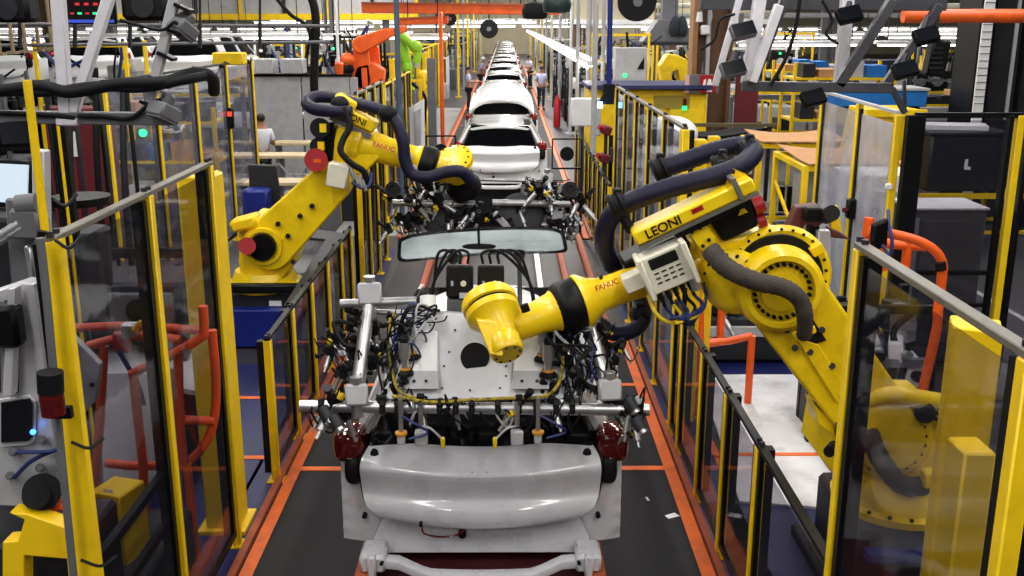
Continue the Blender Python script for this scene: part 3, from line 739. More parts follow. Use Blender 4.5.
MB().tube([at(648, 295, 5.7), at(655, 312, 5.65), at(668, 322, 5.65), at(690, 322, 5.68)], .012, 8, 6).build('air_line', CABY, rb)

# ---------------------------------------------------------------- the far robot on the left
Yl = 11.3
r2 = thing('robot', 'yellow robot arm on the left with red motor caps and navy hose', 'robot', (-2.85, 11.4, 0))
pd = MB().box((-2.78, 11.5, .36), (1.0, 1.0, .50), bev=.03).build('pedestal', DGREY, r2)
MB().prism([(-3.3, 10.85, .02), (-2.0, 10.85, .02), (-2.2, 10.85, .46), (-3.3, 10.85, .46)], (0, 1.2, 0)).build('pedestal_skirt', BLUE, pd, bev=.02)
MB().box((-2.62, 10.99, .50), (.14, .01, .06)).build('pedestal_plate', WHITE, pd)
MB().lathe((-2.82, 11.4, .60), (0, 0, 1), [(0, .44), (.06, .44), (.08, .38), (.20, .33)], 28).build('base', YEL, r2)
tp = [(238, 262), (240, 228), (252, 216), (272, 220), (292, 226), (298, 248), (292, 268), (280, 282), (242, 284)]
MB().prism(poly(tp, 11.15), (0, .55, 0)).build('turret', YEL, r2, bev=.03)
S2 = at(268, 246, 11.05); E2 = at(330, 183, 11.05)
MB().prism(hull_link(S2, .29, E2, .23, 16), (0, .26, 0)).build('lower_arm', YEL, r2, bev=.03)
MB().lathe(S2 + V((-.05, -.01, 0)), (0, -1, 0), [(0, .22), (.04, .21), (.04, .17), (.01, .16)], 28).build('shoulder_ring', YEL, r2)
MB().cyl(S2 + V((-.05, .02, 0)), S2 + V((-.05, -.10, 0)), .15, n=20).build('shoulder_motor', BLK, r2)
MB().cyl(at(247, 246, 11.0), at(247, 246, 10.78), .095, n=20).build('red_cap', RED, r2)
for px, py in ((288, 236), (293, 262), (300, 216), (312, 206), (278, 224)): MB().cyl(at(px, py, 11.06), at(px, py, 10.99), .03, n=8).build('bolt', BLK, r2)
MB().box(at(246, 222, 11.15), (.30, .3, .14), rot=(0, R(-15), 0), bev=.03).build('cable_cover', YEL, r2)
MB().box(at(268, 288, 10.95), (.9, .12, .10), bev=.02).build('pedestal_cover', BLK, r2)
# elbow housing
hs = [(336, 128), (352, 120), (374, 134), (380, 158), (366, 172), (348, 180), (336, 186), (330, 160)]
h2 = MB().prism(poly(hs, 11.1), (0, .40, 0)).build('elbow_housing', YEL, r2, bev=.03)
mo = MB().prism(poly([(314, 124), (334, 122), (336, 184), (318, 184)], 11.1), (0, .35, 0)).build('drive_motor', BLK, r2, bev=.02)
for px, py, r in ((320, 128, .11), (318, 146, .09)):
    MB().cyl(at(px, py, 11.12), at(px, py, 10.98), r, n=16).build('motor_end', BLK, mo)
    MB().box(at(px + 3, py, 10.97), (.07, .02, .09)).build('motor_plate', FYEL, mo)
MB().cyl(at(316, 160, 11.1), at(316, 160, 10.86), .125, n=22).build('red_cap', RED, mo)
MB().box(at(317, 161, 10.855), (.08, .006, .04)).build('cap_label', ORG, mo)
# forearm, band and wrist
F0 = at(352, 140, 11.25); F1 = at(426, 163, 11.25); fd = (F1 - F0).normalized(); FL = (F1 - F0).length
fa = MB().lathe(F0, fd, [(0, .22), (.10, .225), (.13, .18), (.30, .16), (.55, .14), (.70, .15), (FL - .09, .17), (FL - .07, .19)], 26).build('forearm', YEL, r2)
lettering('maker_lettering', 'FANUC', .075, axes(at(384, 147, 11.05), at(400, 154, 11) - at(365, 143, 11), (0, .2, 1)), MATS['red lettering'], fa)
MB().lathe(F0 + fd * (FL - .07), fd, [(0, .18), (.05, .195), (.15, .195), (.18, .17)], 26).build('wrist_band', BLK, r2)
MB().lathe(F0 + fd * (FL + .13), fd, [(0, .17), (.10, .16), (.22, .13)], 22).build('wrist_neck', YEL, r2)
W0 = at(452, 159, 11.2); wd = V((.25, .55, -.75)).normalized()
wr = MB().lathe(W0 + wd * -.02, wd, [(0, .16), (.03, .23), (.09, .23), (.12, .19), (.20, .16), (.30, .14)], 28).build('wrist_drum', YEL, r2)
bs = MB(); bolts(bs, W0 + wd * .02, -wd, .19, 14, .016, .03); bs.build('bolt_ring', BLK, wr)
MB().lathe(W0 + wd * .28, wd, [(0, .16), (.10, .17), (.14, .20), (.22, .20)], 18).build('tool_flange', BLK, r2)
# tray, box, hoses
T0 = at(336, 107, 11.2); T1 = at(376, 127, 11.2)
u = (T1 - T0).normalized(); w = V((-u.z, 0, u.x))
ty = MB().beam(T0, T1, .30, .13, bev=.02).build('cable_tray', YEL, r2)
lettering('maker_lettering', 'LEONI', .10, axes((T0 + T1) / 2 + V((0, -.153, 0)), u, w), BLK, ty)
MB().box(T0 + w * .10 + u * .08, (.25, .25, .12), rot=(0, math.atan2(-u.z, u.x), 0), bev=.02).build('tray_end', YEL, ty)
MB().beam(T0 - w * .11, T1 - w * .11, .26, .05).build('tray_underside', GREY, ty)
hp = [at(352, 112, 10.98), at(330, 111, 10.98), at(314, 109, 11.05), at(307, 103, 11.2), at(316, 97, 11.35), at(335, 98, 11.35), at(358, 104, 11.2), at(385, 112, 11.1), at(397, 124, 11.0), at(403, 142, 10.95),
      at(405, 160, 10.95), at(412, 174, 10.95), at(428, 177, 10.95), at(446, 172, 11.0), at(462, 172, 11.05), at(472, 182, 11.1)]
ha = MB().tube(hp, .068, 12, 8, rib=.03).build('hose', HOSE, r2)
for px, py, r in ((340, 104, .10), (388, 114, .11), (405, 157, .085), (410, 170, .085), (345, 112, .09)):
    MB().ball(at(px, py, 11.05), r, 12, (1, 1, .9)).build('hose_clamp', RUB if py < 150 else LGREY, ha)
MB().tube([at(344, 108, 10.95), at(350, 125, 10.9), at(343, 140, 10.85), at(341, 152, 10.8), at(352, 164, 10.8), at(364, 172, 10.85), at(368, 188, 10.9)], .035, 8, 6).build('cable', RUB, r2)
vb = MB().box(at(338, 175, 10.85), (.22, .16, .26), rot=(0, R(12), 0), bev=.015).build('valve_box', CREAM, r2)
for k in range(4):
    q = at(350 + k * 4, 168 + k * 4, 10.8)
    MB().cyl(q, q + V((.04, 0, -.12)), .022, n=8).build('hose_fitting', STEEL, vb)
MB().tube([at(352, 182, 10.8), at(362, 188, 10.8), at(370, 184, 10.85), at(371, 172, 10.9)], .02, 8, 6).build('air_line', CABB, r2)

# ================================================================ gripper frames
rnd = random.Random(5)
def clamp_unit(t, p, s=1.0, k=0):
    """one small clamp on the frame: black body, steel cylinder, knob, sensor with a short wire"""
    p = V(p); r = rnd
    c = MB().box(p, (.075 * s, .08 * s, .10 * s), rot=(r.uniform(-.4, .4), r.uniform(-.5, .5), r.uniform(-.6, .6)), bev=.008).box(p + V((0, -.03, .05)) * s, (.05 * s, .05 * s, .06 * s), bev=.006).build('clamp', RUB, t)
    d = V((r.uniform(-.6, .6), r.uniform(-.7, .2), r.uniform(-1, -.3))).normalized()
    MB().cyl(p + d * .03, p + d * .17 * s, .024 * s, n=12).cyl(p + d * .17 * s, p + d * .22 * s, .012 * s, n=10).build('air_cylinder', STEEL, c)
    d2 = V((r.uniform(-1, 1), r.uniform(-.8, .3), r.uniform(-.1, .8))).normalized()
    MB().cyl(p + d2 * .04, p + d2 * .13 * s, .018 * s, n=10).cyl(p + d2 * .13 * s, p + d2 * .16 * s, .026 * s, n=8).build('clamp_knob', RUB if k % 3 else DGREY, c)
    d3 = V((r.uniform(-1, 1), r.uniform(-1, 0), r.uniform(-.6, .5))).normalized()
    MB().box(p + d3 * .09 * s, (.035 * s, .05 * s, .035 * s), rot=(r.random(), r.random(), r.random()), bev=.004).build('sensor', (FYEL, STEEL, LGREY, STEEL, RUB)[k % 5], c)
    e = p + V((r.uniform(-.2, .2), r.uniform(-.12, .12), r.uniform(-.05, .12))) * s
    MB().tube([p + d3 * .09 * s, p + d3 * .15 * s + V((0, 0, .05)), (p + e) / 2 + V((0, -.05, -.08)), e], .006 * s, 6, 6).build('sensor_wire', RUB, c)
    return c
G0, G1 = at(481, 400, 5.62), at(481, 300, 5.98)
GU = (G1 - G0).normalized(); GN = V((1, 0, 0)).cross(GU).normalized()       # up along the frame, and its face normal towards the camera
def gp(px, py, off=0.0):
    dd = ray(px, py); o = V((0, 0, CAM_H)); q = G0 + GN * off
    return o + dd * ((q - o).dot(GN) / dd.dot(GN))
def make_gripper(label):
    t = thing('gripper_frame', label, 'gripper', (-.15, 5.8, 1.4))
    H = 1.52
    on = lambda px, py, h=1.52: gp(px, py, (h - 1.52) * .8)
    nl, nr = gp(358, 397), gp(608, 392); fl, fr = gp(371, 297), gp(588, 318)
    n0, n1 = on(300, 406, H), on(649, 410, H)
    MB().cyl(n0, n1, .036, n=16).build('front_tube', STEEL, t)
    MB().cyl(gp(340, 304, .08), gp(416, 301, .03), .028, n=16).cyl(gp(371, 312, -.05), gp(588, 318, -.05), .020, n=12).build('rear_tube', STEEL, t)
    MB().cyl(nl + GN * .05, fl + GN * .05, .042, n=16).build('side_tube', STEEL, t); MB().cyl(nr + GN * .05, fr + GN * .05, .042, n=16).build('side_tube', STEEL, t)
    for c, s in ((nl, .14), (nr, .14), (fl, .15), (fr, .13)):
        c = c + GN * .06; b = MB().box(c, (s * .95, s * .8, s * .9), rot=(-.3, .0, .12), bev=.012).build('corner_block', LGREY, t)
        MB().cyl(c + V((0, 0, -.14)), c + V((0, 0, .11)), .036, n=16).build('corner_pin', STEEL, b)
    # plate over the roof with two white raised boxes and a black round pad
    def fp(px, py, o=-.03): return gp(px, py, o)
    pl = [fp(392, 322), fp(400, 314), fp(548, 314), fp(560, 322), fp(578, 392), fp(572, 399), fp(388, 399), fp(382, 392)]
    pt = MB().prism(pl, GN * -.022).build('mounting_plate', mat('grey white plate', (205, 205, 210), .35, .15, .12, 4, dirt=(140, 140, 145), dirt_amt=.4), t, bev=.004)
    for px in ((404, 438), (512, 549)):
        q = MB().prism([fp(px[0] + 3, 333), fp(px[1], 333), fp(px[1] + 1, 390), fp(px[0], 390)], GN * .05).build('raised_box', WHITE, pt, bev=.012)
        MB().prism([fp(px[0] + 1, 371, .021), fp(px[1], 371, .021), fp(px[1], 389, .021), fp(px[0] + 1, 389, .021)], GN * .006).build('box_skirt', LGREY, pt)
        for x in (px[0] + 10, px[1] - 12): MB().cyl(fp(x, 381, .02), fp(x, 381, .034), .010, n=8).build('plate_bolt', DGREY, pt)
    MB().cyl(fp(475, 357, -.03), fp(475, 357, -.012), .088, n=36).build('round_pad', RUB, pt)
    MB().cyl(W_DRUM, fp(489, 318, -.03), .075, n=18).build('tool_mount', BLK, pt)
    for px, py in ((444, 366), (449, 352), (500, 388), (470, 390), (430, 325), (525, 322), (506, 376), (455, 330), (442, 388), (506, 366)): MB().cyl(fp(px, py), fp(px, py, -.022), .007, n=8).build('plate_bolt', DGREY, pt)
    # suction cups with amber ring
    AMB = mat('amber rubber', (200, 140, 30), .5, 0, .1)
    for px, py, h in ((411, 358, 1.55), (543, 360, 1.55), (405, 374, 1.55), (548, 376, 1.55)):
        p = on(px, py, h)
        s = MB().cyl(p, p + V((0, 0, .17)), .024, n=12).cyl(p + V((0, 0, .10)), p + V((0, 0, .20)), .036, n=12).build('suction_rod', STEEL, t)
        MB().lathe(p, (0, 0, 1), [(0, .055), (.015, .052), (.03, .03)], 18).build('suction_cup', RUB, s)
        MB().lathe(p + V((0, 0, .03)), (0, 0, 1), [(0, .036), (.010, .036)], 18).build('amber_ring', AMB, s)
        MB().box(p + V((0, 0, .21)), (.05, .05, .05), bev=.008).build('rod_head', RUB, s)
        MB().tube([p + V((0, 0, .16)), p + V((.05, -.02, .20)), p + V((.09, .05, .10)), p + V((.06, .10, .02))], .006, 6, 6).build('air_line', CABB, s)
    # two black camera boxes on a stand
    for px in (460, 491):
        p = at(px, 284, 6.12); kx = .88
        b = MB().box(p + V((0, 0, .02)), (.165, .15, .20), rot=(R(-12), 0, 0), bev=.012).build('camera_box', BLK, t)
        MB().box(p + V((.035, -.092, -.05)), (.07, .006, .035), rot=(R(-12), 0, 0)).build('name_plate', LGREY, b)
        MB().cyl(p + V((.025, -.082, .025)), p + V((.025, -.09, .025)), .018, n=12).build('dial', CREAM, b)
        MB().box(p + V((-.045, -.083, .025)), (.015, .006, .03)).build('switch', LGREY, b)
        MB().box(p + V((0, .0, -.14)), (.165, .14, .12), bev=.012).build('camera_stage', GREY, b)
        MB().box(p + V((0, -.01, -.22)), (.14, .12, .06), bev=.012).build('camera_foot', RUB, b)
        for k in range(3):
            x = -.05 + .05 * k
            MB().tube([p + V((x, 0, .13)), p + V((x, .01, .20)), p + V((x - .08 if px < 475 else x + .12, .0, .20)), p + V((-.16 if px < 475 else .24, -.02, .02)), p + V((-.20 if px < 475 else .28, -.08, -.20))], .010, 6, 6).build('camera_cable', RUB, b)
    MB().cyl(at(425, 330, 5.98), at(520, 328, 5.98), .026, n=12).build('camera_bar', DGREY, t)
    LOOM = mat('yellow and dark braid', (150, 130, 30), .6, 0, .8, 30)
    # long cables: yellow along the front tube, black and blue bundles along the sides
    MB().tube([on(392, 396, 1.6), on(430, 402, 1.58), on(470, 400, 1.58), on(510, 398, 1.58), on(545, 396, 1.58), on(560, 380, 1.58), on(563, 350, 1.58), on(560, 325, 1.58)], .011, 8, 8).build('loom', LOOM, t)
    MB().tube([on(390, 318, 1.6), on(388, 345, 1.6), on(392, 370, 1.58), on(400, 392, 1.58), on(425, 400, 1.57)], .009, 8, 8).build('loom', LOOM, t)
    for k in range(20):
        a = on(428 + rnd.uniform(-14, 22), 316 + rnd.uniform(-10, 6), 1.68); b = on(392 + rnd.uniform(-12, 10), 372 + rnd.uniform(-18, 20), 1.56)
        mid = [(a * (1 - f) + b * f) + V((rnd.uniform(-.12, .06), rnd.uniform(-.08, .08), rnd.uniform(.0, .14))) for f in (.25, .5, .75)]
        MB().tube([a] + mid + [b], rnd.choice((.005, .007, .010)), 6, 7).build('cable', (RUB, RUB, RUB, CABB, RUB, LGREY, RUB)[k % 7], t)
    for k in range(16):
        a = on(556 + rnd.uniform(-10, 10), 322 + rnd.uniform(-10, 10), 1.66); b = on(590 + rnd.uniform(-20, 18), 390 + rnd.uniform(-20, 14), 1.56)
        mid = [(a * (1 - f) + b * f) + V((rnd.uniform(-.1, .12), rnd.uniform(-.08, .08), rnd.uniform(0, .14))) for f in (.25, .5, .75)]
        MB().tube([a] + mid + [b], rnd.choice((.005, .007, .010)), 6, 7).build('cable', (RUB, RUB, CABB, RUB, LGREY)[k % 5], t)
    for k in range(9):
        x = 395 + k * 24 + rnd.uniform(-8, 8)
        a = on(x, 401, 1.56); b = on(x + rnd.uniform(-22, 22), 403, 1.56); l = on(x + rnd.uniform(-12, 12), 424 + rnd.uniform(0, 8), 1.46)
        MB().tube([a, (a + l) / 2 + V((.02, -.02, 0)), l, (b + l) / 2 + V((-.02, -.02, 0)), b], .007, 6, 7).build('hanging_cable', (RUB, LGREY, RUB, RUB)[k % 4], t)
    MB().tube([on(358, 325, 1.6), on(334, 322, 1.62), on(345, 345, 1.6), on(366, 345, 1.56)], .014, 8, 7).build('cable', RUB, t)
    # clamp units on the tubes
    k = 0
    for px, py, h, s in ((334, 404, 1.5, 1.1), (345, 412, 1.44, .9), (383, 405, 1.5, .9), (421, 404, 1.5, .9), (455, 405, 1.5, .7), (519, 405, 1.5, .9), (552, 405, 1.5, .8), (630, 405, 1.52, 1.0), (634, 420, 1.45, .8),
                         (352, 325, 1.55, 1.1), (340, 338, 1.5, 1.0), (375, 328, 1.52, 1.1), (352, 352, 1.5, 1.1), (372, 362, 1.52, 1.1), (342, 372, 1.45, 1.0), (362, 380, 1.5, .9), (384, 348, 1.5, .9), (395, 388, 1.5, .9), (402, 330, 1.56, .8),
                         (330, 352, 1.5, .8), (560, 330, 1.55, 1.1), (575, 345, 1.55, 1.1), (590, 338, 1.55, 1.0), (570, 365, 1.52, 1.1), (592, 368, 1.5, 1.1), (605, 352, 1.52, 1.0), (580, 385, 1.52, 1.0), (612, 375, 1.5, .9), (600, 330, 1.6, .9), (555, 388, 1.5, .9), (622, 345, 1.5, .8)):
        clamp_unit(t, on(px, py, h), s * (1.0 if py > 400 else .74), k); clamp_unit(t, on(px + rnd.uniform(-14, 14), py + rnd.uniform(-13, 13), h - .05), s * .58, k + 2); k += 1
    for px in (322, 383, 398, 421, 440, 456, 472, 498, 519, 536, 556, 572, 626, 640):
        MB().box(on(px, 406), (.035, .10, .095), rot=(-.3, 0, 0), bev=.01).cyl(on(px, 406) + GN * .05, on(px, 406) + GN * .075, .014, n=8).build('tube_clamp', RUB, t)
    for px, py in ((322, 408), (332, 416), (635, 418), (628, 398)):
        q = MB().cyl(on(px, py, 1.6), on(px + 7, py + 12, 1.6), .038, n=12).build('end_cylinder', DGREY, t); MB().cyl(on(px + 7, py + 12, 1.6), on(px + 9, py + 15, 1.6), .028, n=12).build('cylinder_cap', STEEL, q)
    # sensor blocks reaching down into the rear window
    for px, lx in ((421, 1), (517, -1)):
        p = gp(px, 426, -.02)
        a = MB().cyl(p + V((0, 0, .15)), p, .016, n=10).build('sensor_rod', STEEL, t)
        MB().box(p - V((0, 0, .07)), (.075, .06, .09), bev=.008).build('sensor_block', LGREY, a)
        MB().tube([p, p + V((.06 * lx, -.04, .0)), p + V((.12 * lx, -.04, -.06))], .007, 6, 6).build('sensor_wire', LGREY, a)
        MB().box(p + V((.13 * lx, -.04, -.09)), (.025, .025, .07), bev=.006).build('sensor_plug', CABY, a)
    for px, py in ((401, 431), (538, 430)):
        p = gp(px, py, -.02)
        a = MB().cyl(p + V((0, 0, .2)), p, .014, n=10).build('sensor_rod', STEEL, t)
        MB().lathe(p - V((0, 0, .02)), (0, 0, 1), [(0, .036), (.014, .036)], 16).build('amber_ring', AMB, a)
        MB().box(p - V((0, 0, .05)), (.045, .045, .06), bev=.006).build('sensor_block', LGREY, a)
        MB().tube([p + V((0, 0, .1)), p + V((.10, -.05, .06)), p + V((.16, -.03, .0)), p + V((.05, -.05, -.03))], .007, 6, 6).build('air_line', CABB, a)
    MB().cyl(on(428, 296, 1.62), on(428, 310, 1.60), .05, n=16).build('white_collar', WHITE, t)
    # arms holding the windscreen
    for px in (452, 520):
        a = at(px, 318, 6.02); b = WS((px - 395) / 175, .93)
        q = MB().cyl(a, b + V((0, -.03, -.02)), .016, n=10).build('windscreen_arm', BLK, t)
        MB().cyl(b + V((0, -.04, -.03)), b + V((0, -.002, -.002)), .04, n=16).build('suction_cup', RUB, q)
    return t
# windscreen held in front of the frame, its upper edge towards the camera
WTL, WTR, WBR, WBL = at(398, 236, 7.0), at(563, 228, 7.0), at(569, 254, 7.4), at(397, 264, 7.4)
def WS(u, v):
    a = WTL * (1 - u) + WTR * u; b = WBL * (1 - u) + WBR * u
    return a * (1 - v) + b * v + V((0, .08 * (1 - (2 * u - 1) ** 2), .015 * (1 - (2 * u - 1) ** 2)))
ws = thing('windscreen', 'grey glass windscreen with mirror, held before the near gripper frame', 'windscreen', WS(.5, .5))
def rounded(t, k=1.0, inset=0.0):
    a = 2 * math.pi * t; e = .28
    f = lambda q: math.copysign(abs(q) ** e, q)
    return .5 + (.5 - inset) * k * f(math.cos(a)), .5 + (.5 - inset * 4.0) * k * f(math.sin(a))
MB().grid(lambda i, t: WS(*rounded(t, max(i, .001), .008)), 10, 72, thick=(0, .004, -.004)).build('glass', GL_WIND, ws)
MB().grid(lambda i, t: WS(*rounded(t, 1.0, .020 * i)) + V((0, -.003, .003)), 2, 96, thick=(0, .012, -.008)).build('black_border', RUB, ws)
mr = WS(.485, .47) + V((0, -.10, -.02))
m_ = MB().sball(mr, .125, 16, (1.0, .22, .17), .8).build('mirror', BLK, ws)
MB().cyl(mr + V((0, .01, .01)), WS(.485, .01), .010, n=10).build('mirror_stem', BLK, m_)
W_DRUM = at(487, 303, 5.76)
g1 = make_gripper('silver tube gripper frame with two black camera boxes over the nearest car')
g2 = dup(g1, V((-.17, 11.75, 1.32)), label='black and silver gripper frame under the left robot arm, beyond the windscreen')

for ch in list(kids(g2)):
    if ch.name.split('.')[0] in ('mounting_plate', 'camera_box', 'loom', 'camera_bar', 'windscreen_arm'):
        for q in kids(ch): bpy.data.objects.remove(q)
        bpy.data.objects.remove(ch)
ORG_M[g2.name] = Matrix.Translation(g2.location)
q0 = at(484, 212, 11.55)
for dx in (-.42, .42):
    MB().lathe(q0 + V((dx, 0, -.05)), (0, -1, .5), [(0, .27), (.05, .27), (.07, .24)], 24).build('grey_disc', DGREY, g2)
    MB().box(q0 + V((dx * .9, -.1, -.22)), (.16, .1, .07), bev=.01).build('yellow_block', FYEL, g2)
for k in range(40):
    xx = -1.1 + (k % 20) * .116; clamp_unit(g2, q0 + V((xx, rnd.uniform(-.2, .1), rnd.uniform(-.24, .36) if abs(xx) > .45 else rnd.uniform(-.2, .05))), rnd.uniform(.9, 1.4), k)
for a, b in ((-1.05, -.1), (.1, 1.0)): MB().cyl(q0 + V((a, -.05, .12)), q0 + V((b, -.05, .10)), .04, n=12).build('cross_bar', STEEL, g2)
for sg in (-1, 1):
    MB().beam(q0 + V((sg * .12, -.15, .02)), q0 + V((sg * .30, -.15, -.18)), .07, .07, bev=.01).build('slanted_cylinder', LGREY, g2)
    MB().lathe(q0 + V((sg * 1.0 - .02, -.2, .30)), (0, -1, .1), [(0, .09), (.06, .09), (.06, .05), (.03, .045)], 18).build('ring_end', DGREY, g2)
MB().box(q0 + V((0, -.1, -.2)), (.7, .12, .22), bev=.03).build('centre_block', RUB, g2)
# ================================================================ things in the left front cell
def tubes(name, label, cat, paths, r, material, loc, part='tube', n=12, k=6):
    t = thing(name, label, cat, loc)
    for p in paths: MB().tube(p, r, n, k if len(p) > 2 else 1).build(part, material, t)
    return t
Y = 6.0
t = tubes('tube_guard', 'dull orange tube guard frame behind the left tall fence', 'guard frame', [
    poly([(72, 328), (120, 326), (170, 328), (203, 331)], 6.3), poly([(88, 346), (120, 338), (150, 336), (180, 340)], 6.0),
    poly([(203, 306), (204, 330), (200, 338), (170, 356), (136, 372), (134, 380), (143, 464)], 5.8), poly([(178, 352), (180, 420), (184, 466)], 5.85),
    poly([(212, 330), (216, 384), (213, 424), (202, 448), (187, 464)], 5.9), poly([(104, 346), (100, 420), (96, 470), (95, 520)], 6.0), poly([(106, 463), (140, 466), (187, 464)], 5.85), poly([(184, 420), (215, 421)], 5.88),
    poly([(143, 464), (146, 560)], 5.8), poly([(187, 464), (196, 560)], 5.85)], .029, mat('worn orange tube', (206, 74, 34), .45, 0, .12, 6, dirt=(110, 50, 30), dirt_amt=.4), at(150, 560, 5.85))
MB().box(at(122, 342, 5.95), (.10, .06, .13), bev=.01).build('gauge', RED, t); MB().box(at(130, 330, 5.95), (.09, .08, .09), bev=.01).build('valve', STEEL, t)
MB().tube(poly([(118, 350), (124, 360), (138, 385), (144, 405)], 5.9), .016, 8, 6).build('air_line', CABB, t)
MB().tube(poly([(133, 330), (142, 322), (146, 345), (150, 352)], 5.9), .012, 8, 6).build('air_line', CABY, t)
# yellow angle brackets on the frame base
def bracket(label, p, s, rz):
    t = thing('angle_bracket', label, 'bracket', p, 'yellow angle brackets behind the left fence')
    M = Matrix.Translation(p) @ Matrix.Rotation(rz, 4, 'Z')
    MB().box(None, (.03 * s, .22 * s, .42 * s), bev=.004, M=M @ Matrix.Translation((0, 0, .21 * s))).build('upright', FYEL, t)
    MB().box(None, (.20 * s, .22 * s, .03 * s), bev=.004, M=M @ Matrix.Translation((-.09 * s, 0, .41 * s))).build('top_plate', FYEL, t)
    MB().box(None, (.06 * s, .004, .03 * s), M=M @ Matrix.Translation((-.08 * s, -.08 * s, .428 * s))).build('white_sticker', WHITE, t)
    MB().prism([M @ V((0, .1 * s, 0)), M @ V((-.16 * s, .1 * s, .39 * s)), M @ V((0, .1 * s, .39 * s))], M.to_3x3() @ V((0, -.02, 0))).build('gusset', FYEL, t)
bp = thing('machine_bed', 'dark machine bed with rails behind the left fence', 'machine', (-2.75, 4.9, 0))
MB().box((-2.55, 5.1, .30), (1.1, 1.5, .60), bev=.02).build('bed', DGREY, bp)
for x in (-2.45, -2.75): MB().box((x, 5.1, .66), (.06, 1.45, .06), bev=.006).build('slide_rail', STEEL, bp)
MB().box((-2.3, 5.1, .66), (.05, 1.5, .06), bev=.006).build('edge_beam', BLK, bp)
bracket('yellow angle bracket with white sticker, upper of the two behind glass', V((-2.13, 5.22, .62)), 1.0, R(-18))
bracket('yellow angle bracket with white sticker, lower of the two behind glass', V((-2.16, 4.72, .62)), 1.05, R(-18))
t = thing('yellow_cover', 'bent yellow sheet cover at the bottom left edge', 'cover', at(40, 560, 4.2))
MB().prism(poly([(2, 542), (18, 541), (24, 520), (8, 513), (26, 514), (72, 530), (74, 560), (24, 556), (24, 600), (2, 600)], 4.15), (0, .10, 0)).build('bent_sheet', FYEL, t, bev=.008)
# aluminium machine head at the left edge
t = thing('aluminium_press_head', 'bright aluminium machine plate with dark window at the left edge', 'machine', at(20, 560, 4.45))
mp = MB().prism(poly([(-30, 300), (20, 283), (34, 284), (62, 500), (60, 508), (-30, 505)], 4.5), (0, .12, 0)).build('plate', ALU, t, bev=.008)
MB().prism(poly([(0, 398), (30, 394), (37, 400), (36, 440), (30, 444), (0, 446)], 4.49), (0, -.02, 0)).build('window_frame', ALU, t, bev=.005)
MB().prism(poly([(2, 402), (30, 398), (33, 403), (33, 437), (29, 440), (2, 442)], 4.465), (0, -.01, 0)).build('dark_window', SCRN, mp)
MB().cyl(at(33, 432, 4.45), at(33, 432, 4.44), .014, n=10).build('blue_lamp', emat('small blue lamp', (60, 130, 255), 4), mp)
for x in (-4, 6, 14): MB().prism(poly([(x, 300), (x + 3, 300), (x + 5, 392), (x + 2, 392)], 4.49), (0, -.02, 0)).build('guide_groove', DGREY, mp)
MB().prism(poly([(14, 286), (22, 284), (18, 392), (8, 392)], 4.47), (0, -.06, 0)).build('guide_rail', ALU, mp, bev=.006)
MB().box(at(4, 325, 4.42), (.16, .10, .20), bev=.02).build('black_carriage', BLK, t)
for px, py in ((13, 452), (10, 476), (40, 468), (42, 440)):
    q = MB().cyl(at(px, py, 4.48), at(px, py, 4.40), .022, n=14).cyl(at(px, py, 4.40), at(px, py, 4.36), .012, n=10).build('air_valve', GREY, t)
MB().tube(poly([(16, 452), (40, 452), (56, 450), (70, 440)], 4.36), .010, 8, 6).build('air_line', CABB, t); MB().tube(poly([(14, 478), (30, 462), (50, 452), (64, 448)], 4.38), .010, 8, 6).build('air_line', CABB, t)
MB().cyl(at(42, 492, 4.45), at(42, 492, 4.25), .085, n=20).cyl(at(36, 496, 4.3), at(36, 496, 4.2), .06, n=16).build('black_motor', RUB, t)
MB().box(at(57, 504, 4.3), (.10, .06, .05), bev=.01).build('orange_clip', ORG, t)
MB().box(at(20, 600, 4.6), (.9, .5, .9), bev=.02).build('base', DGREY, t)
pt2 = MB().prism(poly([(52, 300), (66, 330), (100, 365), (96, 400), (78, 420), (60, 410)], 5.2), (0, .05, 0)).build('side_plate', ALU, t, bev=.006)
for px, py in ((76, 350), (92, 385), (70, 400)): MB().cyl(at(px, py, 5.2), at(px, py, 5.17), .014, n=8).build('bolt', RUB, pt2)
# grey slide unit and small screen above it
t = thing('slide_unit', 'grey slide unit with round shafts left of the front fence', 'machine', at(20, 600, 5.2))
MB().beam(at(28, 196, 5.0), at(36, 320, 5.0), .14, .2, bev=.01).build('column', GREY, t)
MB().beam(at(41, 150, 4.9), at(44, 290, 4.9), .06, .08, bev=.006).build('rail', LGREY, t)
MB().box(at(30, 222, 4.85), (.14, .14, .15), bev=.015).build('slide_block', GREY, t)
MB().cyl(at(-6, 242, 4.8), at(22, 224, 4.8), .032, n=14).build('shaft', STEEL, t); MB().cyl(at(18, 205, 4.82), at(38, 203, 4.82), .05, n=16).build('shaft_collar', GREY, t)
MB().box(at(-4, 262, 5.1), (.45, .2, .5), bev=.02).build('housing', DGREY, t)
MB().beam(at(20, 300, 5.15), at(20, 640, 5.15), .3, .3).build('stand', DGREY, t)
MB().box(at(31, 263, 4.85), (.04, .05, .18), bev=.01).build('handle_loop', STEEL, t)
t = thing('panel_screen', 'pale lit panel screen at the left edge', 'screen', at(6, 200, 5.2))
MB().box(at(4, 183, 5.0), (.34, .05, .24), rot=(R(-12), 0, R(-18)), bev=.01).build('casing', BLK, t)
MB().box(at(4, 183, 4.965), (.29, .008, .19), rot=(R(-12), 0, R(-18))).build('display', emat('pale display', (190, 205, 220), .55), t)
MB().beam(at(12, 196, 5.05), at(24, 214, 5.05), .05).build('arm', GREY, t)
